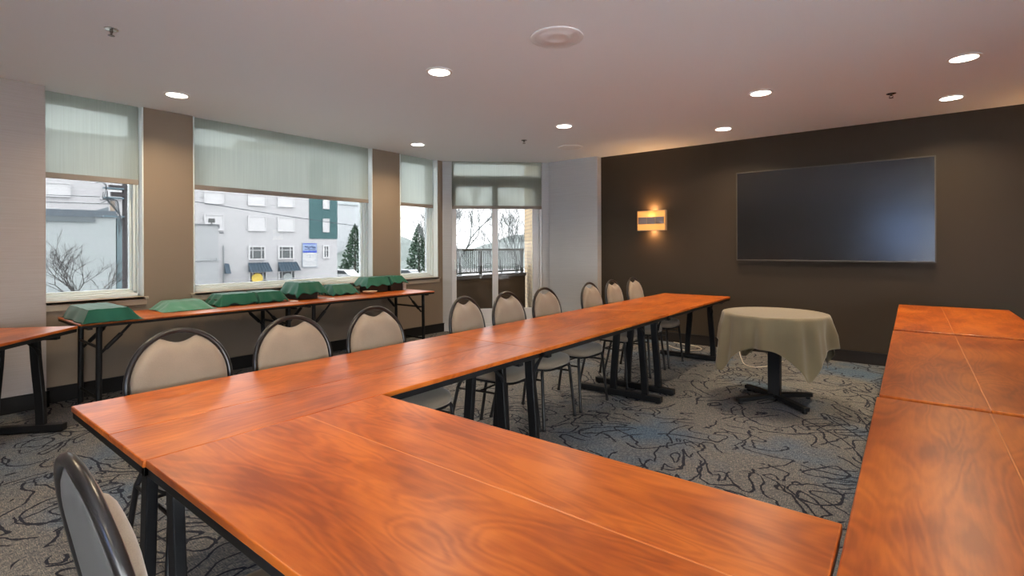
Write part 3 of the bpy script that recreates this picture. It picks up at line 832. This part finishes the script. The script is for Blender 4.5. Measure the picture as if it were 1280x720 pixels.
cover('green cloth over a tall dark box, left part of the last pair', (-5.53, 3.875, -5.330, 4.160), (X0, 3.800, -5.265, 4.182), .195, .105, green_cloth, boxlabel='tall dark box, left one of the last pair near the narrow window', seed=7, foot=(-5.53, 3.885, -5.320, 4.165))
cover('green cloth over the last box on the right end of the window tables', (-5.53, 4.204, -5.330, 4.400), (X0, 4.198, -5.265, 4.475), .195, .090, green_cloth, boxlabel='tall dark box at the right end of the window tables', seed=8, foot=(-5.53, 4.210, -5.320, 4.410))
card = simple('white_card', (.75, .72, .68), rough=.6)
bx('paper_card', 'small white card lying right of the two touching green cloths', -5.20, 2.775, -5.12, 2.835, TT, TT+.004, card, 'card', .001)
bx('paper_card', 'small white card at the right foot of the middle covered box', -5.10, 3.155, -5.04, 3.225, TT, TT+.004, card, 'card', .001)
bx('carton', 'small white carton standing at the end of the last covered box', -5.42, 4.430, -5.33, 4.475, TT, TT+.085, card, 'box', .002)
t = MB().lathe([(.03, 0), (.055, .006), (.085, .030), (.088, .036), (.083, .034), (.05, .010), (.001, .008)], seg=28, cap=False).build('serving_dish', simple('beige_dish', (.50, .36, .25), rough=.5), smooth=True, angle=60)
t.location = (-5.20, 3.800, TT); tag(t, 'shallow beige dish between the low cloth and the last pair of boxes', 'dish')

# ------------------------------------------------------------------ cables on the floor
def cable(label, pts, mat, r=.004):
    c = [Vector(p) for p in pts]; sm = []
    for i in range(len(c)-1):
        p0, p1, p2, p3 = c[max(i-1, 0)], c[i], c[i+1], c[min(i+2, len(c)-1)]
        for k in range(6):
            q = k/6; sm.append(.5*((2*p1)+(-p0+p2)*q+(2*p0-5*p1+4*p2-p3)*q*q+(-p0+3*p1-3*p2+p3)*q**3))
    sm.append(c[-1]); base = sm[0].copy(); base.z = 0
    o = MB().tube([p-base for p in sm], r, 6).build('cable', mat, smooth=True); o.location = base
    tag(o, label, 'cable')
white_cable = simple('white_cable', (.62, .56, .48), rough=.5); orange_cable = simple('brown_cable', (.30, .14, .05), rough=.5)
cable('white cable looping on the carpet under the far end of the left row', [(-2.50, 6.67, .006), (-2.35, 6.62, .006), (-2.14, 6.55, .006), (-2.05, 6.38, .006), (-2.16, 6.24, .006), (-2.34, 6.30, .006), (-2.50, 6.45, .006)], white_cable, .004)
cable('thin brown cable beside the white one at the dark wall', [(-1.95, 6.66, .005), (-1.93, 6.45, .005), (-1.86, 6.25, .005), (-1.78, 6.40, .005), (-1.76, 6.66, .005)], orange_cable)
cable('white cable running over the carpet behind the round table', [(-1.66, 6.62, .006), (-1.60, 6.40, .006), (-1.52, 6.15, .006), (-1.42, 5.88, .006), (-1.30, 5.80, .006), (-1.20, 5.95, .006), (-1.12, 6.3, .006)], white_cable, .004)

# ------------------------------------------------------------------ outside
GZ = -2.6
asphalt = simple('asphalt', (.40, .40, .40), rough=.9, var=.15, bscale=.6)
o = MB().box(-160, -60, GZ-.2, 60, 190, GZ).build('ground', asphalt); o['kind'] = 'structure'
FB = R(12)
def facade(px, py):
    """matrix of a wall whose length runs 12 deg right of +Y; local x = along, local y = away from us"""
    D = Vector((math.sin(FB), math.cos(FB), 0)); Nn = Vector((-D.y, D.x, 0))
    return Matrix(((D.x, Nn.x, 0, px), (D.y, Nn.y, 0, py), (0, 0, 1, 0), (0, 0, 0, 1)))
def place(o, M): o.matrix_world = M; return o
white_sid = siding('white_siding', (.40, .40, .41), .32, .95)
teal_sid = siding('teal_siding', (.045, .105, .11), .30, .85)
stone = simple('pale_trim', (.50, .50, .51), rough=.7)
dark_glass = simple('dark_window_glass', (.07, .08, .085), rough=.15)
light_glass = simple('pale_window_blind', (.47, .47, .48), rough=.3)
awn = simple('slate_blue_awning', (.035, .06, .085), rough=.6)
F = facade(-44.548, 22.216)
root = thing('building', 'white multi storey building with teal corner panel across the street', 'building'); place(root, F)
s0, s1, ztop = -24, 5.84, 9.62
MB().box(s0, 0, GZ, s1, 14, ztop).build('wall', white_sid, root)
MB().box(s0-.05, -.12, ztop-.02, s1+.05, 14, ztop+.14).build('parapet', simple('parapet_cap', (.5, .5, .5)), root)
MB().box(3.22, -.06, 2.18, s1+.02, .5, ztop-.02).build('teal_panel', teal_sid, root)
MB().box(-2.0, 3, ztop+.14, 3.0, 8, ztop+1.5).build('roof_box', simple('roof_box_tan', (.42, .40, .34)), root)
def win(a0, z0, a1, z1, mull, mat, y=-.05, fr=.09):
    m = MB(); d = .12
    m.box(a0, y-d, z0, a0+fr, y+d, z1).box(a1-fr, y-d, z0, a1, y+d, z1).box(a0+fr, y-d, z0, a1-fr, y+d, z0+fr).box(a0+fr, y-d, z1-fr, a1-fr, y+d, z1)
    for q in mull[0]: x = a0+(a1-a0)*q; m.box(x-.03, y-d*.8, z0+fr, x+.03, y+d*.8, z1-fr)
    for q in mull[1]: z = z0+(z1-z0)*q; m.box(a0+fr, y-d*.8, z-.03, a1-fr, y+d*.8, z+.03)
    o = m.build('window', stone, root)
    MB().box(a0+fr, y-.05, z0+fr, a1-fr, y-.03, z1-fr).build('pane', mat, o)
for zb in (2.80, 5.00, 7.31):
    for a in (-21.5, -18.2, -14.9, -11.6, -8.4, -5.2, -1.95, .46): win(a, zb, a+1.43, zb+(1.32 if zb < 3 else 1.0 if zb < 6 else 1.18), ((), ()), light_glass, fr=.06)
    win(4.46, zb, 5.07, zb+(1.28 if zb < 3 else 1.0 if zb < 6 else 1.25), ((), ()), light_glass, fr=.05)
for a in (-1.93, .47): win(a, .30, a+1.38, 1.53, ((.25, .75), (.68,)), dark_glass, fr=.12)
win(4.45, .34, 5.06, 1.58, ((.5,), (.62,)), dark_glass, fr=.12)
for a in (-1.90, .50):
    # shop door with transom below an awning
    win(a, GZ, a+1.45, -.70, ((.22, .78), (.62,)), dark_glass, y=-.03, fr=.1)
    poly = [(0, .05), (0, -.75), (-.70, -.80), (-.70, -.70)]
    m = MB(); vs = []
    a0, a1 = a-.02, a+1.55
    vs = [(a0, -.05, .05), (a1, -.05, .05), (a1+.12, -.95, -.72), (a0, -.95, -.72), (a0, -.05, -.72), (a1, -.05, -.72)]
    m.add(vs, [(0, 1, 2, 3), (0, 3, 4), (1, 5, 2), (3, 2, 5, 4), (0, 4, 5, 1)])
    for k in range(8):
        q = k/7; x0_ = a0+(a1-a0)*q; m.bar((x0_, -.06, .07), (x0_+.12*q, -.96, -.70), .05, .05)
    m.build('awning', awn, root)
m = MB().add([(-3.77, -.05, .07), (-3.77, -.95, -.79), (-3.77, -.05, -.79), (-3.40, -.05, -.0), (-3.40, -.95, -.79), (-3.40, -.05, -.79)], [(0, 1, 2), (3, 5, 4), (0, 3, 4, 1), (1, 4, 5, 2), (0, 2, 5, 3)])
m.build('awning', awn, root)
MB().tube([(-3.80, -.10, GZ), (-3.80, -.10, 1.55)], .05, 6).build('downpipe', simple('grey_pipe', (.22, .24, .25)), root)
for a, w_ in ((-1.25, .45), (1.25, .40)):
    MB().lathe([(w_*.9, 0), (w_, .03), (w_*.9, .06)], seg=20).build('door_sign', simple('yellow_disc' if a < 0 else 'grey_disc', (.75, .55, .10) if a < 0 else (.35, .38, .38)), root).matrix_local = Matrix.Translation((a, -.14, -1.30)) @ Matrix.Rotation(R(90), 4, 'X')
# wall sign
blue = simple('sign_blue', (.03, .07, .38)); wt = simple('sign_white', (.45, .46, .47)); pale_blue = simple('sign_pale_blue', (.22, .29, .45)); gry = simple('sign_frame', (.28, .32, .36)); ink = simple('sign_ink', (.04, .06, .14))
sg = MB().box(2.56, -.14, -.47, 3.90, -.03, 1.78).build('sign', gry, root)
MB().box(2.62, -.16, -.41, 3.84, -.142, .88).build('lower_panel', wt, sg)
MB().box(2.60, -.16, .90, 3.86, -.142, 1.74).build('upper_panel', pale_blue, sg)
MB().box(2.60, -.17, .90, 3.86, -.162, 1.06).box(2.60, -.17, 1.68, 3.86, -.162, 1.74).build('blue_band', blue, sg)
# illegible script: a heavy scribble, a row of small characters, and the little marks below
m = MB(); pts = []
for k in range(60):
    q = k/59; pts.append((2.78+q*.98, -.175, 1.42+.075*math.sin(q*31)+.05*math.sin(q*13)-.02))
m.tube(pts, .032, 5)
for k in range(9): m.box(2.76+k*.115, -.18, 1.14, 2.76+k*.115+.06, -.17, 1.22)
m.build('script', ink, sg)
m = MB(); m.box(2.90, -.18, .60, 3.02, -.165, .66).box(3.44, -.18, .60, 3.56, -.165, .66).box(3.19, -.18, .42, 3.27, -.165, .56).box(3.20, -.18, .60, 3.26, -.165, .68)
pts = [(2.96+.27*(1-math.cos(k/12*PI)), -.172, .62+.12*math.sin(k/12*PI)) for k in range(13)]; m.tube(pts, .012, 4)
m.box(2.70, -.18, .74, 2.78, -.165, .80).box(3.70, -.18, .76, 3.78, -.165, .82).box(2.68, -.18, .16, 2.77, -.165, .23).box(3.68, -.18, .17, 3.80, -.165, .25)
m.box(2.68, -.175, .02, 3.78, -.165, .035).box(2.72, -.175, -.16, 3.72, -.165, -.15)
m.build('small_marks', gry, sg)

# lower annex with floodlight, left in the wide window
B = facade(-38.628, 15.422)
an = thing('annex_building', 'pale low annex with a floodlight in front of the white building', 'building'); place(an, B)
MB().box(-9, 0, GZ, 0, 3.0, 2.92).build('wall', simple('annex_wall', (.31, .32, .33), rough=.8), an)
MB().box(-9.05, -.07, 2.92, .08, 3.0, 3.02).box(0, -.1, 2.72, .07, -.02, 2.98).build('roof_edge', simple('dark_flashing', (.12, .13, .14)), an)
m = MB().box(-.62, -.25, 3.12, -.24, .02, 3.40).tube([(-.43, -.1, 3.0), (-.43, -.1, 3.14)], .04, 6)
m.build('floodlight', simple('floodlight_grey', (.06, .065, .065)), an)
m = MB().tube([(-3.2, -.06, .42), (.12, -.06, .50)], .035, 6).box(-.14, -.2, .46, .0, -.02, .62).box(-.5, -.12, .4, -.38, -.02, .58)
m.build('pipe', simple('pipe_grey', (.3, .32, .33)), an)
m = MB().box(.06, -.12, 2.36, .32, -.02, 2.44); m.build('vent_hood', simple('hood_grey', (.06, .07, .08)), an)

# flat roofed building seen in the leftmost window
A_ = facade(-29.560, 7.287)
bd = thing('flat_roofed_building', 'grey white building with dark roof band in the leftmost window', 'building'); place(bd, A_)
MB().box(-14, 0, GZ, 0, 9, 3.0).build('wall', siding('grey_white_siding', (.28, .31, .315), .95, .93), bd)
MB().box(-14, -.12, 2.77, .02, 9, 3.08).build('roof_band', simple('slate_band', (.07, .09, .11)), bd)
MB().box(-14, -.10, 2.53, -.76, -.01, 2.77).build('canopy', simple('slate_canopy', (.09, .11, .12)), bd)
MB().add([(-.80, .5, 3.08), (-.26, .5, 3.08), (-.26, .5, 3.30), (-.80, 3, 3.08), (-.26, 3, 3.08), (-.26, 3, 3.30)], [(0, 1, 2), (3, 5, 4), (0, 2, 5, 3), (1, 4, 5, 2), (0, 3, 4, 1)]).build('roof_gable', simple('slate_gable', (.14, .17, .19)), bd)
MB().box(-.20, .4, 3.08, -.02, .8, 3.58).build('chimney', simple('brown_chimney', (.28, .22, .17)), bd)
MB().box(.04, .4, GZ, .28, 3, 2.77).build('side_strip', simple('blue_grey_strip', (.13, .19, .21)), bd)
# tower far behind
tw = thing('tower_building', 'pale tall tower seen through the shades, far behind the white building', 'building', (-112, 66, GZ))
MB().box(-9, -9, 0, 9, 9, 44).build('wall', simple('tower_pale', (.42, .44, .46)), tw)
for k in range(9): MB().box(-9.3, -9.3, 14+k*3.1, 9.3, 9.3, 14+k*3.1+.8).build('balcony', simple('tower_slab', (.42, .46, .48)) if k == 0 else bpy.data.materials['tower_slab'], tw)
h = thing('apartment_building', 'beige apartment block behind the leftmost shade', 'building', (-74, 19.0, GZ))
MB().box(-6, -3.2, 0, 6, 3.2, 13.5).build('wall', simple('apartment_beige', (.46, .43, .38)), h)
MB().box(-6.3, -3.5, 13.5, 6.3, 5.2, 14.0).build('roof', simple('apartment_roof', (.36, .36, .35)), h)
for k in range(3): MB().box(5.9, -2.2, 3.5+k*3.2, 6.06, 1.8, 5.2+k*3.2).build('window', light_glass, h)

# utility pole with looping cables outside the leftmost window
def utility_pole(label, x, y, top, arms, r=.11, loops=False, rot=0):
    t = thing('utility_pole', label, 'utility pole', (x, y, GZ), rot)
    MB().lathe([(r*1.15, 0), (r, (top-GZ)*.5), (r*.85, top-GZ)], seg=14).build('pole', simple('pole_wood', (.045, .042, .045), rough=.8) if 'pole_wood' not in bpy.data.materials else bpy.data.materials['pole_wood'], t, smooth=True)
    for z, w_ in arms: MB().box(-.06, -w_, z-GZ-.05, .06, w_, z-GZ+.05).build('crossarm', bpy.data.materials['pole_wood'], t)
    return t
up = utility_pole('dark utility pole with looping black cables outside the leftmost window', -14.60, 3.77, 3.6, ((2.72, .30), (2.56, .26)), r=.055)
cab = simple('black_cable', (.04, .05, .06))
for k in range(7):
    rr = random.Random(k); m = MB(); pts = []
    y0 = -.50+.05*k; z0 = 5.38-.05*k; 
    for q in range(17):
        w_ = q/16
        pts.append((.10+.05*math.sin(w_*5+k), y0*(1-w_)**(.8+.15*k)-.06-.01*k+.10*math.sin(w_*PI*2+k)*(1-w_), z0-.75*w_**(1.2+.15*k)+.10*math.sin(w_*PI*3+k)*(1-w_)-.02*k))
    m.tube(pts, .008, 5); m.build('looped_cable', cab, up, smooth=True)
for z in (5.27, 5.05, 4.62): MB().box(.0, -.42, z, .12, -.04, z+.035).build('bracket', simple('bracket_blue', (.09, .14, .17)) if z > 5.2 else bpy.data.materials['bracket_blue'], up)
def wire(label, p0, p1, sag, r=.008):
    m = MB(); p0, p1 = Vector(p0), Vector(p1); pts = []
    for k in range(25):
        q = k/24; p = p0.lerp(p1, q)-p0; p.z -= sag*4*q*(1-q); pts.append(p)
    o = m.tube(pts, r, 5).build('overhead_wire', cab, smooth=True); o.location = p0; tag(o, label, 'wire')
wire('upper thin overhead wire in the leftmost window', (-14.60, 3.30, 2.48), (-16.2, -4.5, 2.44), .02)
wire('lower thin overhead wire in the leftmost window', (-14.62, 3.55, 2.33), (-16.2, -4.5, 2.29), .02)
wire('thin wire slanting across the white building in the wide window', (-42.5, 10.8, 5.4), (-43.0, 33.5, 3.2), .15, .03)

# trees: bare branching ones and conifers
bark = simple('bare_bark', (.12, .11, .10), rough=.9)
far_bark = simple('hazy_bark', (.12, .13, .13), rough=.9)
def bare_tree(label, x, y, z, height, mat, seed, name='bare_tree', levels=6, spread=.55, r0=None, trunk=.30, group=None, lean=.0):
    rnd = random.Random(seed); m = MB()
    def grow(p, d, L_, r, lv):
        n = 4; pts = [p.copy()]; rs = [r]; q = p.copy(); dd = d.copy()
        for i in range(n):
            dd = (dd+Vector((rnd.uniform(-.16, .16), rnd.uniform(-.16, .16), rnd.uniform(-.02, .10)))).normalized(); q = q+dd*L_/n; pts.append(q.copy()); rs.append(r*(1-.35*(i+1)/n))
        m.tube(pts, rs, 5 if lv < 2 else 3)
        if lv >= levels: return
        k = 3 if lv < levels-1 else 4
        for j in range(k):
            base = pts[-1] if j < 2 else pts[rnd.choice((2, 3))]
            a = rnd.uniform(0, 2*PI); s = spread*rnd.uniform(.6, 1.2)
            nd = (dd+Vector((math.cos(a)*s, math.sin(a)*s, rnd.uniform(-.1, .25)))).normalized()
            grow(base, nd, L_*rnd.uniform(.62, .84), r*.62, lv+1)
    r0 = r0 or height*.022
    grow(Vector((0, 0, 0)), Vector((lean, 0, 1)).normalized(), height*trunk, r0, 0)
    o = m.build(name, mat, recalc=False); o.location = (x, y, z); return tag(o, label, 'tree' if name != 'bare_shrub' else 'shrub', group)
bare_tree('leafless shrub at the bottom of the leftmost window', -12.1, 2.28, -.9, 2.9, simple('shrub_bark', (.05, .045, .045), rough=.9), 3, name='bare_shrub', levels=5, r0=.030, spread=.75)
GT = 'bare trees beyond the balcony'
TR = [('tall leafless tree behind the left pane of the glass door', -26.4, 27.4, 10.0, 11),
 ('leafless tree at the far left edge of the glass door', -37.0, 35.0, 10.0, 15),
 ('leafless tree behind the right pane of the glass door', -23.6, 30.8, 6.8, 12),
 ('low leafless tree just left of the middle post of the glass door', -34.0, 41.5, 8.8, 13),
 ('leafless tree next to the brick wall outside the glass door', -31.0, 45.5, 8.6, 14),
 ('small leafless tree just right of the middle post of the glass door', -40.0, 52.0, 9.6, 16),
 ('distant leafless tree low over the left part of the railing', -50.0, 50.5, 10.0, 17)]
for lab, x, y, hh, sd in TR: bare_tree(lab, x, y, GZ, hh, far_bark, sd, group=GT, levels=6, spread=.6, r0=hh*.014)
utility_pole('distant utility pole with crossarms behind the glass door', -25.9, 30.6, 5.2, ((3.75, .9), (3.1, .7)), r=.14, rot=R(50))
needle = simple('conifer_green', (.075, .125, .085), rough=.9, var=.3, bscale=3)
def conifer(label, x, y, H, Rr, seed):
    rnd = random.Random(seed); m = MB(); 
    for i in range(1500):
        h_ = rnd.random()**.8; z = .08*H+h_*.92*H; rad = Rr*(1-h_)**.75*rnd.uniform(.25, 1); a = rnd.uniform(0, 2*PI)
        p = Vector((rad*math.cos(a), rad*math.sin(a), z)); L_ = .42*(1.25-h_)
        d = Vector((math.cos(a), math.sin(a), rnd.uniform(-.4, .3))).normalized()*L_; s = Vector((-math.sin(a), math.cos(a), rnd.uniform(-.5, .5)))*L_*.35
        m.add([p-s, p+s, p+d], [(0, 1, 2)]); m.add([p-s*.3+Vector((0, 0, .12)), p+d*.7-s, p-Vector((0, 0, .16))], [(0, 1, 2)])
    t = thing('conifer', label, 'tree', (x, y, GZ), 0, 'evergreens by the parking lot')
    m.build('foliage', needle, t, recalc=False)
    MB().lathe([(.16, 0), (.12, H*.4), (.02, H*.97)], seg=8).build('trunk', bark, t)
conifer('evergreen tree right of the white building in the wide window', -56.6, 39.1, 7.0, 2.1, 21)
conifer('evergreen tree in the narrow window left of the glass door', -50.2, 44.3, 7.0, 2.0, 22)
# parked cars
def car(label, x, y, rz, paint, group='parked cars'):
    t = thing('car', label, 'car', (x, y, GZ), rz, group)
    prof = [(-2.1, .35), (2.1, .35), (2.15, .75), (1.3, .92), (.7, 1.42), (-1.2, 1.45), (-1.9, .98), (-2.15, .85)]
    M = Matrix(((1, 0, 0, 0), (0, 0, 1, 0), (0, 1, 0, 0), (0, 0, 0, 1)))
    MB().prism(prof, -.85, .85, M).build('body', paint, t, bevel=.06)
    w_ = MB().prism([(1.18, .95), (.66, 1.36), (-1.12, 1.38), (-1.72, 1.0)], -.865, .865, M); w_.box(.9, -.7, 1.0, 1.02, .7, 1.2); w_.build('windows', dark_glass, t)
    for sx in (-1.3, 1.35):
        for sy in (-.80, .80): MB().lathe([(.32, -.11), (.33, 0), (.32, .11)], seg=18).build('wheel', simple('tyre', (.02, .02, .02)) if 'tyre' not in bpy.data.materials else bpy.data.materials['tyre'], t).matrix_local = Matrix.Translation((sx, sy, .33)) @ Matrix.Rotation(R(90), 4, 'X')
car('white car parked beside the evergreen in the wide window', -51.3, 34.0, R(15), simple('car_white', (.75, .77, .78), rough=.3, coat=.5))
car('grey car parked in the narrow window', -45.6, 38.4, R(20), simple('car_grey', (.35, .37, .4), rough=.3, coat=.5))
# low wooded hills on the horizon
hz = simple('hazy_hill', (.17, .20, .19), rough=1, var=.45, bscale=.35)
rows = []
for j, rad in enumerate((95, 110, 128, 150)):
    row = []
    for k in range(81):
        a = R(95+k*75/80); zz = GZ-.1+[0, 5.0, 7.0, 5.0][j]*(.70+.6*noise.noise(Vector((k*.13, j*.5, 2))))
        row.append((rad*math.cos(a), rad*math.sin(a), zz))
    rows.append(row)
o = MB().grid(rows).build('hills', hz, smooth=True); o['kind'] = 'structure'

# balcony outside the glass door
brick = brick_mat('tan_brick', (.62, .46, .27), (.54, .39, .22), (.26, .21, .16), 1.0, bw=.22, rh=.075)
P0 = Vector((-4.43, 6.66, 0)); BD = Vector((-.7071, .7071, 0)); BNv = Vector((.7071, .7071, 0))
BM = Matrix(((BD.x, BNv.x, 0, P0.x), (BD.y, BNv.y, 0, P0.y), (0, 0, 1, 0), (0, 0, 0, 1)))
o = MB().box(.16, .0, -1.2, 3.05, .45, 5.0).build('brick_pier', brick); o.matrix_world = BM; tag(o, 'tan brick wall end beyond the right side of the glass door', 'brick wall')
decking = simple('balcony_concrete', (.25, .24, .22), rough=.9)
o = MB().prism([(-5.98, 5.55), (-4.70, 6.98), (-6.30, 8.60), (-7.1, 8.6), (-7.1, 5.55)], -.35, -.14).build('balcony_floor', decking); o['kind'] = 'structure'
bal_wood = wood('weathered_brown_boards', (.050, .032, .020), (.080, .052, .032), (.11, .072, .045), rough=.7)
bw_ = thing('balcony_parapet', 'weathered brown balcony wall outside the glass door', 'balcony wall', (-6.553, 6.45, -.14))
DV = Vector((.163, 2.05, 0)); LB = DV.length; rzB = math.atan2(-DV.x, DV.y)
bw_.rotation_euler = (0, 0, rzB)
MB().box(-.06, 0, 0, .06, LB, .84).build('wall', bal_wood, bw_)
MB().box(-.09, 0, .84, .09, LB, .90).build('cap', simple('grey_cap', (.10, .10, .11)), bw_)
rl = thing('balcony_railing', 'black metal railing with thin bars on top of the balcony wall', 'railing', (-6.553, 6.45, .761)); rl.rotation_euler = (0, 0, rzB)
rail_m = simple('rail_black', (.030, .035, .035), rough=.5)
MB().box(-.025, 0, .46, .025, LB, .50).build('top_rail', rail_m, rl); MB().box(-.02, 0, .035, .02, LB, .06).build('bottom_rail', rail_m, rl)
n_b = 42
for k in range(n_b):
    yb = .04+k*(LB-.08)/(n_b-1); MB().box(-.007, yb-.0075, .06, .007, yb+.0075, .46).build('baluster', rail_m, rl)
for q in (.02, .40, .98): MB().box(-.022, LB*q-.022, .0, .022, LB*q+.022, .50).build('post', rail_m, rl)

# ------------------------------------------------------------------ sky
w = bpy.data.worlds.new('overcast'); bpy.context.scene.world = w; w.use_nodes = True; nt = w.node_tree
bg = nt.nodes['Background']
tc = nt.nodes.new('ShaderNodeTexCoord'); sp = nt.nodes.new('ShaderNodeSeparateXYZ'); nt.links.new(tc.outputs['Generated'], sp.inputs[0])
r = ramp(nt, [(0, (.84, .85, .88)), (.10, (.88, .90, .93)), (1, (.93, .95, 1.0))]); nt.links.new(sp.outputs[2], r.inputs[0]); nt.links.new(r.outputs[0], bg.inputs['Color'])
bg.inputs['Strength'].default_value = 15.5

# ------------------------------------------------------------------ camera
cd = bpy.data.cameras.new('camera'); cam = bpy.data.objects.new('camera', cd); col.objects.link(cam)
cam.location = (0, 0, CAM_H)
cam.rotation_euler = (Matrix.Rotation(R(38.18), 4, 'Z') @ Matrix.Rotation(R(90), 4, 'X') @ Matrix.Rotation(R(-.23), 4, 'Z')).to_euler()
cd.sensor_width = 36; cd.lens = 634.2/1280*36; cd.shift_y = -50.5/1280; cd.clip_end = 500; cd.clip_start = .02
sc = bpy.context.scene; sc.camera = cam
sc.view_settings.view_transform = 'Standard'; sc.view_settings.look = 'None'; sc.view_settings.exposure = 0.82; sc.view_settings.gamma = 1
sc.view_settings.use_curve_mapping = False
sc.cycles.max_bounces = 10; sc.cycles.diffuse_bounces = 5; sc.cycles.transparent_max_bounces = 16
sc.cycles.sample_clamp_indirect = 6
